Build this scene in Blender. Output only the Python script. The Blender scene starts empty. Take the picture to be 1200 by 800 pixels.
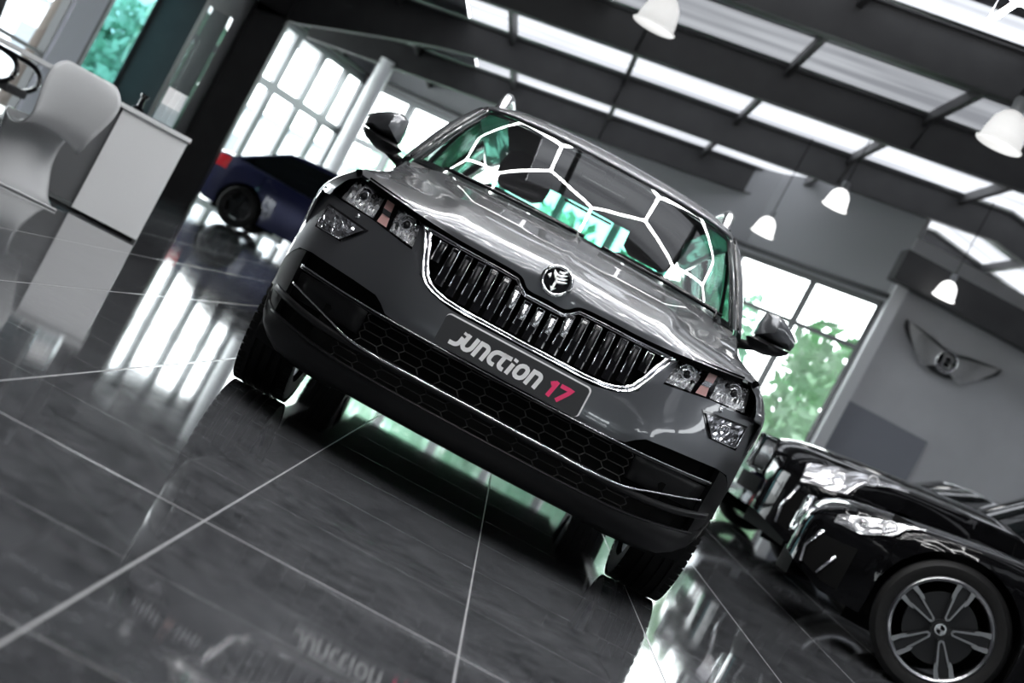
import bpy, bmesh, math, random
from mathutils import Vector, Matrix
random.seed(7)
SC = bpy.context.scene
COL = SC.collection
PI = math.pi

# ------------------------------------------------------------------ materials
def mat(name, color=(.5, .5, .5), metallic=0.0, rough=.5, coat=0.0, coat_rough=.03, emit=None, estr=0.0, spec=.5, alpha=None):
    m = bpy.data.materials.new(name); m.use_nodes = True
    b = m.node_tree.nodes['Principled BSDF']
    b.inputs['Base Color'].default_value = (*color, 1)
    b.inputs['Metallic'].default_value = metallic
    b.inputs['Roughness'].default_value = rough
    b.inputs['Coat Weight'].default_value = coat
    b.inputs['Coat Roughness'].default_value = coat_rough
    b.inputs['Specular IOR Level'].default_value = spec
    if emit:
        b.inputs['Emission Color'].default_value = (*emit, 1)
        b.inputs['Emission Strength'].default_value = estr
    return m

def glass(name, tint=(1, 1, 1), ior=1.45, rough=0.0, edge=1.0):
    m = bpy.data.materials.new(name); m.use_nodes = True
    nt = m.node_tree; nt.nodes.clear()
    out = nt.nodes.new('ShaderNodeOutputMaterial'); mix = nt.nodes.new('ShaderNodeMixShader')
    tr = nt.nodes.new('ShaderNodeBsdfTransparent'); gl = nt.nodes.new('ShaderNodeBsdfGlossy')
    tr.inputs[0].default_value = (*tint, 1); gl.inputs['Roughness'].default_value = rough
    # Schlick reflectance, the same from either side of the sheet
    geo = nt.nodes.new('ShaderNodeNewGeometry'); dot = nt.nodes.new('ShaderNodeVectorMath'); dot.operation = 'DOT_PRODUCT'
    nt.links.new(geo.outputs['Normal'], dot.inputs[0]); nt.links.new(geo.outputs['Incoming'], dot.inputs[1])
    def op(kind, a, b=None):
        n = nt.nodes.new('ShaderNodeMath'); n.operation = kind
        for i, v in enumerate((a, b)):
            if v is None: continue
            if isinstance(v, (int, float)): n.inputs[i].default_value = v
            else: nt.links.new(v, n.inputs[i])
        return n.outputs[0]
    f0 = ((ior-1)/(ior+1))**2
    fac = op('ADD', op('MULTIPLY', op('POWER', op('SUBTRACT', 1.0, op('ABSOLUTE', dot.outputs['Value'])), 5.0), edge-f0), f0)
    nt.links.new(fac, mix.inputs[0]); nt.links.new(tr.outputs[0], mix.inputs[1]); nt.links.new(gl.outputs[0], mix.inputs[2])
    nt.links.new(mix.outputs[0], out.inputs[0])
    return m

def noisy(m, scale, c1, c2, rough=None, detail=6, stretch=(1, 1, 1)):
    """break a material's colour (and gloss) up with object-space noise"""
    nt = m.node_tree; b = nt.nodes['Principled BSDF']
    tc = nt.nodes.new('ShaderNodeTexCoord'); mp = nt.nodes.new('ShaderNodeMapping'); n = nt.nodes.new('ShaderNodeTexNoise')
    r = nt.nodes.new('ShaderNodeValToRGB')
    mp.inputs['Scale'].default_value = stretch
    n.inputs['Scale'].default_value = scale; n.inputs['Detail'].default_value = detail
    r.color_ramp.elements[0].color = (*c1, 1); r.color_ramp.elements[1].color = (*c2, 1)
    r.color_ramp.elements[0].position = .35; r.color_ramp.elements[1].position = .68
    nt.links.new(tc.outputs['Object'], mp.inputs[0]); nt.links.new(mp.outputs[0], n.inputs[0]); nt.links.new(n.outputs[0], r.inputs[0])
    nt.links.new(r.outputs[0], b.inputs['Base Color'])
    if rough:
        mr = nt.nodes.new('ShaderNodeMapRange'); mr.inputs[3].default_value = rough[0]; mr.inputs[4].default_value = rough[1]
        nt.links.new(n.outputs[0], mr.inputs[0]); nt.links.new(mr.outputs[0], b.inputs['Roughness'])
    return m

M = {}
M['paint'] = mat('graphite_paint', (.135, .14, .15), .75, .33, 1.0, .02)
M['black_paint'] = mat('black_paint', (.003, .003, .0035), .0, .05, spec=.34)
M['blue_paint'] = mat('blue_paint', (.018, .022, .075), .4, .3, 1.0, .03)
M['red_paint'] = mat('red_paint', (.55, .10, .12), .2, .3, 1.0, .03)
M['silver_paint'] = mat('silver_paint', (.45, .46, .48), .7, .3, 1.0, .03)
M['plastic'] = noisy(mat('black_plastic', (.007, .007, .0075), 0, .40, spec=.32), 260, (.005, .005, .0055), (.010, .010, .0105))
M['gloss_black'] = mat('gloss_black', (.006, .006, .007), 0, .08)
M['matt_black'] = mat('matt_black', (.004, .004, .004), 0, .8, spec=.1)
M['rubber'] = noisy(mat('tyre_rubber', (.006, .006, .006), 0, .6, spec=.25), 90, (.005, .005, .005), (.009, .009, .009))
M['chrome'] = mat('chrome', (.88, .88, .9), 1, .07)
M['satin'] = mat('satin_metal', (.55, .56, .58), 1, .25)
M['rim'] = mat('alloy', (.36, .365, .38), 1, .28)
M['dark_alloy'] = mat('dark_alloy', (.03, .03, .032), .8, .35)
M['screen_glass'] = glass('windscreen_glass', (.68, .73, .715), 1.55)
M['car_glass'] = glass('car_side_glass', (.40, .45, .43), 1.5)
M['privacy_glass'] = glass('privacy_glass', (.07, .10, .09), 1.5)
M['rear_glass'] = glass('car_rear_glass', (.20, .62, .47), 1.5)
M['dark_glass'] = mat('dark_car_glass', (.006, .008, .009), 0, .03, spec=.6)
M['lamp_glass'] = glass('lamp_cover_glass', (.97, .97, .98), 1.4)
M['pane'] = glass('window_pane', (.95, .98, .97), 1.2, edge=.25)
M['teal_pane'] = glass('teal_pane', (.09, .20, .215), 1.3, edge=.5)
M['acrylic'] = glass('clear_acrylic', (.84, .87, .88), 1.45, edge=.6)
M['amber'] = mat('amber_lens', (.85, .50, .46), 0, .15, 1.0)
M['redlens'] = mat('red_lens', (.5, .01, .02), 0, .1, 1.0)
M['plate'] = mat('plate_charcoal', (.028, .0285, .031), 0, .35)
M['white'] = mat('white_print', (.95, .95, .95), 0, .4)
M['pink'] = mat('pink_print', (.95, .05, .19), 0, .4)
M['fabric'] = noisy(mat('seat_fabric', (.03, .03, .032), 0, .9), 300, (.02, .02, .022), (.045, .045, .048))
M['dash'] = mat('dashboard_vinyl', (.015, .015, .016), 0, .55)
M['led'] = mat('led_tube', (.9, .9, .9), 0, .5, emit=(1, 1, 1), estr=42.0)
M['shade'] = mat('opal_shade', (.9, .9, .9), 0, .3, emit=(1, .99, .97), estr=.5)
M['shade_hot'] = mat('opal_shade_bright', (.9, .9, .9), 0, .3, emit=(1, .99, .97), estr=1.6)
M['steel'] = noisy(mat('painted_steel', (.03, .03, .032), 0, .5), 3, (.026, .026, .028), (.036, .036, .038))
M['alu'] = mat('grey_aluminium', (.26, .27, .28), .3, .4)
M['alu_dark'] = mat('dark_aluminium', (.05, .052, .055), .2, .4)
M['post'] = mat('white_post', (.75, .76, .78), 0, .4)
M['wall_grey'] = noisy(mat('grey_wall', (.42, .43, .45), 0, .7), 1.3, (.56, .565, .59), (.62, .625, .65))
M['wall_dark'] = noisy(mat('dark_wall', (.06, .06, .064), 0, .6), 1.5, (.05, .05, .053), (.075, .075, .08))
M['wall_mid'] = mat('blue_grey_wall', (.48, .50, .56), 0, .6)
M['door_grey'] = mat('door_grey', (.27, .28, .32), 0, .5)
M['header'] = mat('header_panel', (.30, .305, .32), 0, .5)
M['white_gloss'] = mat('white_laminate', (.72, .73, .74), 0, .25)
M['desk_grey'] = mat('grey_laminate', (.13, .135, .14), 0, .4)
M['chair_white'] = mat('white_moulded_plastic', (.52, .53, .54), 0, .22)
M['leaf'] = noisy(mat('leaf', (.06, .30, .14), 0, .6), 1.2, (.45, .78, .48), (.72, .92, .70))  # overexposed daylight put into the colour, paler than real leaves
M['leaf_teal'] = noisy(mat('leaf_teal', (.05, .30, .2), 0, .6), 1.2, (.40, .68, .52), (.66, .85, .73))  # likewise lightened in colour to look overexposed
M['bark'] = mat('bark', (.05, .04, .035), 0, .9)
M['building'] = mat('pale_cladding', (.55, .58, .62), 0, .6)
M['building_dark'] = mat('building_window', (.12, .14, .16), 0, .2)

def floor_material():
    m = mat('polished_porcelain_tiles', (.06, .06, .065), 0, .08)
    nt = m.node_tree; N = nt.nodes; L = nt.links; b = N['Principled BSDF']
    tc = N.new('ShaderNodeTexCoord'); sep = N.new('ShaderNodeSeparateXYZ'); L.new(tc.outputs['Object'], sep.inputs[0])
    def math_(op, a, bb=None, c=None):
        n = N.new('ShaderNodeMath'); n.operation = op
        for i, v in enumerate((a, bb, c)):
            if v is None: continue
            if isinstance(v, (int, float)): n.inputs[i].default_value = v
            else: L.new(v, n.inputs[i])
        return n.outputs[0]
    T = .602
    def line(src, off, half):
        f = math_('FRACT', math_('DIVIDE', math_('ADD', src, -off + 200 * T + T / 2), T))
        dist = math_('MULTIPLY', math_('ABSOLUTE', math_('SUBTRACT', f, .5)), T)
        return math_('SUBTRACT', 1, math_('SMOOTH_MIN', 1, math_('DIVIDE', dist, half), .2)), f
    gx, _ = line(sep.outputs[0], .211, .0042)
    gy, _ = line(sep.outputs[1], 3.295 - 5.13, .0013)
    # movement joint: one wide grout line in front of the car
    dj = math_('ABSOLUTE', math_('SUBTRACT', sep.outputs[1], 3.295 - 5.13))
    gj = math_('SUBTRACT', 1, math_('SMOOTH_MIN', 1, math_('DIVIDE', dj, .0062), .2))
    g = math_('MAXIMUM', math_('MAXIMUM', gx, math_('MULTIPLY', gy, .6)), gj)
    g = math_('MAXIMUM', g, 0)
    n1 = N.new('ShaderNodeTexNoise'); n1.inputs['Scale'].default_value = 3.2; n1.inputs['Detail'].default_value = 10; n1.inputs['Roughness'].default_value = .68
    n2 = N.new('ShaderNodeTexNoise'); n2.inputs['Scale'].default_value = 22; n2.inputs['Detail'].default_value = 9; n2.inputs['Roughness'].default_value = .62
    mp = N.new('ShaderNodeMapping'); mp.inputs['Scale'].default_value = (1, .75, 1); L.new(tc.outputs['Object'], mp.inputs[0])
    L.new(mp.outputs[0], n1.inputs[0]); L.new(mp.outputs[0], n2.inputs[0])
    s = math_('ADD', math_('MULTIPLY', n1.outputs[0], .5), math_('MULTIPLY', n2.outputs[0], .5))
    r = N.new('ShaderNodeValToRGB'); L.new(s, r.inputs[0])
    r.color_ramp.elements[0].position = .38; r.color_ramp.elements[0].color = (.042, .044, .048, 1)
    r.color_ramp.elements[1].position = .63; r.color_ramp.elements[1].color = (.122, .126, .135, 1)
    mx = N.new('ShaderNodeMix'); mx.data_type = 'RGBA'
    L.new(g, mx.inputs['Factor']); L.new(r.outputs[0], mx.inputs['A']); mx.inputs['B'].default_value = (.42, .42, .43, 1)
    L.new(mx.outputs['Result'], b.inputs['Base Color'])
    mr = N.new('ShaderNodeMapRange'); L.new(s, mr.inputs[0]); mr.inputs[1].default_value = .3; mr.inputs[2].default_value = .75
    mr.inputs[3].default_value = .03; mr.inputs[4].default_value = .075
    L.new(math_('ADD', mr.outputs[0], math_('MULTIPLY', g, .4)), b.inputs['Roughness'])
    bp = N.new('ShaderNodeBump'); bp.inputs['Strength'].default_value = .25; bp.inputs['Distance'].default_value = .001
    L.new(math_('SUBTRACT', 1, g), bp.inputs['Height']); L.new(bp.outputs[0], b.inputs['Normal'])
    return m
M['floor'] = floor_material()

def deck_material():
    m = mat('profiled_metal_deck', (.22, .22, .235), .55, .33)
    nt = m.node_tree; N = nt.nodes; L = nt.links; b = N['Principled BSDF']
    tc = N.new('ShaderNodeTexCoord'); w = N.new('ShaderNodeTexWave'); w.bands_direction = 'Y'; w.inputs['Scale'].default_value = 1.6
    L.new(tc.outputs['Object'], w.inputs[0])
    bp = N.new('ShaderNodeBump'); bp.inputs['Strength'].default_value = .35; bp.inputs['Distance'].default_value = .03
    L.new(w.outputs[0], bp.inputs['Height']); L.new(bp.outputs[0], b.inputs['Normal'])
    return m
M['deck'] = deck_material()

def rooflight_material(name, c):
    m = bpy.data.materials.new(name); m.use_nodes = True
    nt = m.node_tree; nt.nodes.clear()
    o = nt.nodes.new('ShaderNodeOutputMaterial'); t = nt.nodes.new('ShaderNodeBsdfTranslucent'); t.inputs[0].default_value = (c, c, c*1.05, 1)
    tc = nt.nodes.new('ShaderNodeTexCoord'); mp = nt.nodes.new('ShaderNodeMapping'); n = nt.nodes.new('ShaderNodeTexNoise'); r = nt.nodes.new('ShaderNodeValToRGB')
    mp.inputs['Scale'].default_value = (.22, 2.2, 1); n.inputs['Scale'].default_value = 1.0; n.inputs['Detail'].default_value = 5
    r.color_ramp.elements[0].position = .36; r.color_ramp.elements[0].color = (c*.62, c*.62, c*.66, 1)
    r.color_ramp.elements[1].position = .60; r.color_ramp.elements[1].color = (c*1.1, c*1.1, c*1.14, 1)
    nt.links.new(tc.outputs['Object'], mp.inputs[0]); nt.links.new(mp.outputs[0], n.inputs[0]); nt.links.new(n.outputs[0], r.inputs[0]); nt.links.new(r.outputs[0], t.inputs[0])
    nt.links.new(t.outputs[0], o.inputs[0])
    return m
M['rooflight'] = rooflight_material('translucent_rooflight', .135)
M['rooflight_dim'] = rooflight_material('dim_rooflight', .055)  # copy of the rooflight sheet, its dimmer light set by a darker colour
M['rooflight_fill'] = rooflight_material('fill_rooflight', .11)  # for the out-of-view front bays, added to light the car's nose

# ------------------------------------------------------------------ mesh helpers
def V(*a): return Vector(a)

def cr(pts, n):
    """Catmull-Rom through pts, n samples"""
    pts = [Vector(p) for p in pts]
    if len(pts) == 2:
        return [pts[0].lerp(pts[1], i / (n - 1)) for i in range(n)]
    P = [pts[0] * 2 - pts[1]] + pts + [pts[-1] * 2 - pts[-2]]
    out = []
    for i in range(n):
        t = i / (n - 1) * (len(pts) - 1); k = min(int(t), len(pts) - 2); t -= k
        a, b, c, d = P[k], P[k + 1], P[k + 2], P[k + 3]
        out.append(.5 * ((2 * b) + (c - a) * t + (2 * a - 5 * b + 4 * c - d) * t * t + (3 * b - a - 3 * c + d) * t ** 3))
    return out

def interp(tab, x):
    if x <= tab[0][0]: return tab[0][1]
    for (x0, y0), (x1, y1) in zip(tab, tab[1:]):
        if x <= x1: return y0 + (y1 - y0) * (x - x0) / (x1 - x0)
    return tab[-1][1]

def sinterp(tab, x):
    """smooth (Catmull-Rom) table lookup"""
    n = len(tab)
    if x <= tab[0][0]: return tab[0][1]
    if x >= tab[-1][0]: return tab[-1][1]
    for k in range(n - 1):
        if x <= tab[k + 1][0]: break
    x0, y0 = tab[k]; x1, y1 = tab[k + 1]
    m0 = (y1 - tab[k - 1][1]) / (x1 - tab[k - 1][0]) if k > 0 else (y1 - y0) / (x1 - x0)
    m1 = (tab[k + 2][1] - y0) / (tab[k + 2][0] - x0) if k < n - 2 else (y1 - y0) / (x1 - x0)
    h = x1 - x0; t = (x - x0) / h
    return (2*t**3-3*t*t+1)*y0 + (t**3-2*t*t+t)*h*m0 + (-2*t**3+3*t*t)*y1 + (t**3-t*t)*h*m1

class MB:
    def __init__(s): s.v = []; s.f = []; s.mi = []; s.cur = 0
    def add(s, vs, fs):
        b = len(s.v); s.v += [Vector(x) for x in vs]; s.f += [[b + i for i in f] for f in fs]; s.mi += [s.cur] * len(fs)
        return s
    def grid(s, rows, closed=False, capends=False):
        n = len(rows[0]); vs = [p for r in rows for p in r]; fs = []
        for i in range(len(rows) - 1):
            for j in range(n if closed else n - 1):
                k = (j + 1) % n
                fs.append([i*n+j, i*n+k, (i+1)*n+k, (i+1)*n+j])
        if capends and closed:
            fs.append(list(range(n))[::-1]); m = (len(rows)-1)*n; fs.append([m+j for j in range(n)])
        return s.add(vs, fs)
    def box(s, c, size, rz=0, rx=0, ry=0):
        hx, hy, hz = size[0]/2, size[1]/2, size[2]/2
        R = Matrix.Rotation(rz, 3, 'Z') @ Matrix.Rotation(ry, 3, 'Y') @ Matrix.Rotation(rx, 3, 'X')
        vs = [Vector(c) + R @ Vector((x*hx, y*hy, z*hz)) for x in (-1, 1) for y in (-1, 1) for z in (-1, 1)]
        return s.add(vs, [[0,1,3,2],[4,6,7,5],[0,4,5,1],[2,3,7,6],[0,2,6,4],[1,5,7,3]])
    def tube(s, pts, r, n=8, closed=False, caps=True):
        pts = [Vector(p) for p in pts]; rows = []
        m = len(pts); up = Vector((0, 0, 1))
        for i, p in enumerate(pts):
            a = pts[i-1] if (i > 0 or closed) else p; b = pts[(i+1) % m] if (i < m-1 or closed) else p
            d = (b - a).normalized()
            u = up if abs(d.dot(up)) < .95 else Vector((1, 0, 0))
            e1 = d.cross(u).normalized(); e2 = d.cross(e1).normalized()
            rr = r[i] if isinstance(r, (list, tuple)) else r
            rows.append([p + (e1*math.cos(2*PI*k/n) + e2*math.sin(2*PI*k/n))*rr for k in range(n)])
        if closed: rows.append(rows[0])
        return s.grid(rows, closed=True, capends=caps and not closed)
    def lathe(s, prof, n=32, center=(0,0,0), axis='Z'):
        """prof: (radius, height) list revolved round the axis"""
        rows = []
        for r, h in prof:
            row = []
            for k in range(n):
                a = 2*PI*k/n; c, q = math.cos(a)*r, math.sin(a)*r
                p = {'Z': (c, q, h), 'X': (h, c, q), 'Y': (c, h, q)}[axis]
                row.append(Vector(center) + Vector(p))
            rows.append(row)
        return s.grid(rows, closed=True)
    def prism(s, poly, a, b):
        """poly: list of 3D points; extruded from offset a to offset b (vectors)"""
        n = len(poly); a, b = Vector(a), Vector(b)
        vs = [Vector(p)+a for p in poly] + [Vector(p)+b for p in poly]
        return s.add(vs, [list(range(n)), list(range(n, 2*n))[::-1]] + [[i, (i+1)%n, n+(i+1)%n, n+i] for i in range(n)])
    def mirror_x(s):
        n = len(s.v); nf = len(s.f)
        s.v += [Vector((-p.x, p.y, p.z)) for p in s.v]
        s.f += [[n+i for i in reversed(f)] for f in s.f[:nf]]; s.mi += s.mi[:nf]
        return s
    def build(s, name, material, parent=None, smooth=True, weld=.0002, angle=None, bevel=0, solid=0, sub=0, recalc=True):
        me = bpy.data.meshes.new(name); me.from_pydata([tuple(p) for p in s.v], [], s.f)
        mats = material if isinstance(material, (list, tuple)) else [material]
        for m in mats: me.materials.append(m)
        for p, k in zip(me.polygons, s.mi): p.material_index = min(k, len(mats)-1)
        bm = bmesh.new(); bm.from_mesh(me)
        if weld: bmesh.ops.remove_doubles(bm, verts=bm.verts, dist=weld)
        if recalc: bmesh.ops.recalc_face_normals(bm, faces=bm.faces)
        if angle is not None:
            for e in bm.edges:
                e.smooth = not (len(e.link_faces) == 2 and e.calc_face_angle(0) > math.radians(angle))
        for f in bm.faces: f.smooth = smooth
        bm.to_mesh(me); bm.free()
        o = bpy.data.objects.new(name, me); COL.objects.link(o)
        if parent: o.parent = parent
        if bevel:
            md = o.modifiers.new('bevel', 'BEVEL'); md.width = bevel; md.segments = 2; md.limit_method = 'ANGLE'; md.angle_limit = math.radians(35)
        if solid:
            md = o.modifiers.new('solid', 'SOLIDIFY'); md.thickness = solid; md.offset = 0
        if sub:
            md = o.modifiers.new('sub', 'SUBSURF'); md.levels = sub; md.render_levels = sub
        return o

def empty(name, loc=(0,0,0), rz=0, label=None, cat=None, group=None):
    o = bpy.data.objects.new(name, None); COL.objects.link(o); o.location = loc; o.rotation_euler = (0, 0, rz); o.empty_display_size = .2
    if label: tag(o, label, cat, group)
    return o
def tag(o, label, cat, group=None):
    o['label'] = label; o['category'] = cat
    if group: o['group'] = group
    return o
def struct(o): o['kind'] = 'structure'; return o

def copy_tree(o, parent=None):
    c = o.copy(); COL.objects.link(c)
    if parent: c.parent = parent
    for ch in list(o.children): copy_tree(ch, c)
    return c

def ribbon(mb, pts, w, origin, ex, ez, ey, thick):
    """flat stroke of width w along 2D pts, mapped with axes ex, ez, extruded along ey"""
    n = len(pts); L = []; Rr = []
    closed = (pts[0] == pts[-1])
    P = [Vector(p) for p in pts]
    for i in range(n):
        a = P[i-1] if i > 0 else (P[-2] if closed else P[i]); b = P[i+1] if i < n-1 else (P[1] if closed else P[i])
        d1 = (P[i]-a).normalized() if (P[i]-a).length > 1e-9 else (b-P[i]).normalized()
        d2 = (b-P[i]).normalized() if (b-P[i]).length > 1e-9 else d1
        n1 = Vector((-d1.y, d1.x)); n2 = Vector((-d2.y, d2.x)); nn = (n1+n2).normalized()
        k = w/2/max(.5, nn.dot(n1))
        L.append(P[i]+nn*k); Rr.append(P[i]-nn*k)
    def mp(q, t): return Vector(origin)+Vector(ex)*q.x+Vector(ez)*q.y+Vector(ey)*t
    rows = [[mp(L[i], 0), mp(L[i], thick), mp(Rr[i], thick), mp(Rr[i], 0)] for i in range(n)]
    mb.grid(rows, closed=True, capends=not closed)

def arc(cx, cy, rx, ry, a0, a1, n=6):
    return [(cx+rx*math.cos(math.radians(a0+(a1-a0)*i/n)), cy+ry*math.sin(math.radians(a0+(a1-a0)*i/n))) for i in range(n+1)]

# ------------------------------------------------------------------ camera and frame
DCAM, HCAM, FPX = 5.13, .655, 1850.0
ROLL = math.radians(28.1); CR_, SR_ = math.cos(ROLL), math.sin(ROLL)
def at(px, py, d):
    """world point seen at pixel (px, py) of the 1200x800 frame at d metres from the camera along the view axis"""
    dx, dy = px-600, py-400
    u = dx*CR_+dy*SR_; v = dx*SR_-dy*CR_
    return Vector((u*d/FPX, d-DCAM, HCAM+(v-12)*d/FPX))
cam = bpy.data.cameras.new('camera'); cam.lens = FPX/1200*36; cam.sensor_width = 36; cam.clip_end = 400
co = bpy.data.objects.new('camera', cam); COL.objects.link(co)
p = -math.atan(12/FPX)
fwd = Vector((0, math.cos(p), math.sin(p))); upv = Vector((0, -math.sin(p), math.cos(p))); rgt = Vector((1, 0, 0))
cx = rgt*CR_+upv*SR_; cy = upv*CR_-rgt*SR_
co.matrix_world = Matrix(((cx.x, cy.x, -fwd.x, 0), (cx.y, cy.y, -fwd.y, -DCAM), (cx.z, cy.z, -fwd.z, HCAM), (0, 0, 0, 1)))
cam.dof.use_dof = True; cam.dof.focus_distance = 5.35; cam.dof.aperture_fstop = 3.2
SC.camera = co
# ------------------------------------------------------------------ the grey SUV
CARX = .036
car = empty('suv_car', (CARX, 0, 0), 0, 'dark grey SUV facing us with black number plate reading junction 17', 'car')

PLAN = [(0, 0), (.2, .008), (.35, .030), (.45, .056), (.55, .100), (.65, .165), (.75, .255), (.82, .345), (.86, .415), (.89, .480), (.915, .56)]
OFFZ = [(.17, .10), (.20, .055), (.25, .0), (.29, -.014), (.33, .004), (.37, -.012), (.42, .016), (.49, .0), (.53, -.006), (.57, .0), (.62, .010), (.70, .032), (.78, .055), (.85, .085), (.92, .13)]
def FS(x, z, d=0):
    return Vector((x, sinterp(PLAN, abs(x)) + sinterp(OFFZ, z) + d, z))

# --- bonnet
hood_rows = [
 [(0, .048, .797), (0, .050, .85), (0, .072, .893), (0, .135, .919), (0, .3, .953), (0, .6, 1.006), (0, .9, 1.055), (0, 1.06, 1.083)],
 [(.068, .049, .797), (.068, .052, .85), (.068, .074, .892), (.068, .137, .918), (.068, .3, .952), (.068, .6, 1.006), (.068, .9, 1.054), (.068, 1.065, 1.083)],
 [(.112, .051, .826), (.112, .056, .855), (.112, .077, .890), (.112, .14, .916), (.112, .3, .949), (.115, .6, 1.003), (.118, .9, 1.052), (.12, 1.07, 1.082)],
 [(.20, .058, .832), (.20, .064, .858), (.20, .088, .890), (.20, .15, .914), (.205, .32, .948), (.22, .62, 1.003), (.23, .92, 1.052), (.24, 1.085, 1.081)],
 [(.32, .075, .834), (.32, .083, .86), (.32, .112, .889), (.32, .18, .914), (.33, .36, .952), (.35, .65, 1.005), (.37, .95, 1.052), (.385, 1.12, 1.079)],
 [(.405, .095, .839), (.405, .106, .862), (.40, .14, .889), (.40, .21, .916), (.41, .40, .957), (.43, .69, 1.008), (.46, .98, 1.053), (.48, 1.145, 1.076)],
 [(.49, .122, .847), (.485, .145, .869), (.475, .20, .893), (.47, .29, .917), (.475, .47, .953), (.50, .74, 1.000), (.535, 1.02, 1.045), (.56, 1.18, 1.072)],
 [(.65, .225, .868), (.64, .27, .884), (.615, .36, .908), (.60, .46, .930), (.60, .62, .957), (.62, .83, .992), (.65, 1.06, 1.033), (.67, 1.25, 1.066)],
 [(.735, .325, .881), (.725, .375, .895), (.705, .46, .916), (.69, .56, .935), (.685, .70, .957), (.695, .89, .986), (.71, 1.10, 1.025), (.725, 1.30, 1.062)],
 [(.795, .42, .891), (.785, .48, .905), (.77, .56, .923), (.755, .66, .942), (.748, .79, .960), (.75, .95, .985), (.757, 1.13, 1.020), (.765, 1.34, 1.062)]]
cols = [cr(r, 30) for r in hood_rows]
def cross(cols, n):
    out = []
    for j in range(len(cols[0])): out.append(cr([c[j] for c in cols], n))
    return out
hood = cross(cols, 46)
for r in hood:                                   # centre ridge and the two swage lines of the panel
    for q in r:
        t = max(0, min(1, (q.y-.12)/.25)); q.z += .006*t*math.exp(-(q.x/.018)**2)
        xs = .40+.22*max(0, q.y-.15)/1.0
        q.z += .010*t*(1/(1+math.exp(-(xs-q.x)/.012))) * max(0, min(1, (q.y-.12)/.2))
mb = MB(); mb.grid(hood); mb.mirror_x()
mb.build('bonnet', M['paint'], car, angle=42)
hood_edge = [Vector(p) for p in cols[-1]]
def hedge(y):
    for a, b in zip(hood_edge, hood_edge[1:]):
        if y <= b.y: t = (y-a.y)/(b.y-a.y); return a.lerp(b, max(0, t))
    return hood_edge[-1]
# bonnet shut gap (dark rubber under its front edge)
mb = MB()
front = [r[0] for r in [hood[0]]][0:1]
edge = hood[0][:-5]
mb.grid([[p+V(0, .012, .010), p+V(0, .030, -.012), p+V(0, .016, -.020)] for p in edge]); mb.mirror_x()
mb.build('bonnet_seal', M['matt_black'], car)

# --- painted bumper skin
BX = [0, .1, .2, .26, .30, .35, .41, .447, .475, .505, .545, .60, .65, .70, .75, .79, .82, .845, .865, .88, .89]
Bb = [(0, .497), (.40, .497), (.447, .505), (.475, .528), (.505, .545), (.60, .554), (.79, .566), (.845, .56), (.875, .53), (.89, .50)]
Bt = [(0, .618), (.26, .618), (.30, .626), (.35, .637), (.41, .674), (.445, .715), (.47, .733), (.51, .738), (.65, .762), (.79, .772), (.83, .778), (.86, .80), (.89, .82)]
rows = []
for x in BX:
    b = interp(Bb, x); t = interp(Bt, x)
    rows.append([FS(x, b, .02)] + [FS(x, b+(t-b)*k/13) for k in range(14)] + [FS(x, t, .03)])
mb = MB(); mb.grid(rows); mb.mirror_x(); mb.build('front_bumper', M['paint'], car, angle=50)
# inner wing panel between grille, headlamp and bonnet (painted sliver)
mb = MB()
for s in (-1, 1):
    mb = MB(); mb.grid([[FS(s*(.405+.06*k/6), .66+.02*k/6+.0, .012), FS(s*(.43+.045*k/6), .74, .012), FS(s*(.47+.02*k/6), .838, .018)] for k in range(7)])
    mb.build('bumper_corner_panel', M['paint'], car)

# --- black lower bumper: backing, side cheeks, skirt
mb = MB()
mb.grid([[FS(x, z, .075) for z in (.20, .25, .29, .34, .39, .44, .5, .57)] for x in [0, .15, .3, .45, .55, .65, .72, .78, .82, .86]]); mb.mirror_x()
mb.build('intake_backing', M['matt_black'], car)
mb = MB()
SK = [0, .15, .3, .42, .5, .56, .62, .68, .74, .79, .83, .86, .88]
def sk_b(x): return interp([(0, .208), (.44, .208), (.52, .200), (.60, .198), (.75, .212), (.82, .258), (.86, .31), (.88, .38)], x)
def sk_t(x): return interp([(0, .290), (.5, .292), (.65, .302), (.8, .318), (.86, .35), (.88, .40)], x)
rows = []
for x in SK:
    b, t = sk_b(x), sk_t(x)
    rows.append([FS(x, b, .22), FS(x, b, .05), FS(x, b, .0)] + [FS(x, b+(t-b)*k/5) for k in range(1, 6)] + [FS(x, t+.004, .014), FS(x, t+.002, .07)])
mb.grid(rows); mb.mirror_x(); mb.build('lower_skirt', M['plastic'], car, angle=45)
mb = MB()                                        # cheek beside the intake, wrapping to the wheel arch
rows = []
for k, x in enumerate([.795, .81, .83, .85, .868, .88, .89]):
    b, t = sk_t(x), interp(Bb, x)-.003
    rows.append([FS(x, b+(t-b)*j/8, .045 if k == 0 else .004) for j in range(9)])
for s in (-1, 1):
    mb = MB(); mb.grid([[V(s*q.x, q.y, q.z) for q in r] for r in rows]); mb.build('bumper_cheek', M['plastic'], car, angle=45)
mb = MB()                                        # spoiler lips in front of the front tyres
for s in (-1, 1):
    mb = MB(); mb.grid([[FS(s*x, .215, .16), FS(s*x, .175, .20), FS(s*x, .175, .215), FS(s*x, .215, .22)] for x in (.52, .56, .62, .68, .74)], closed=True, capends=True)
    mb.build('air_deflector', M['plastic'], car)

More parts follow.
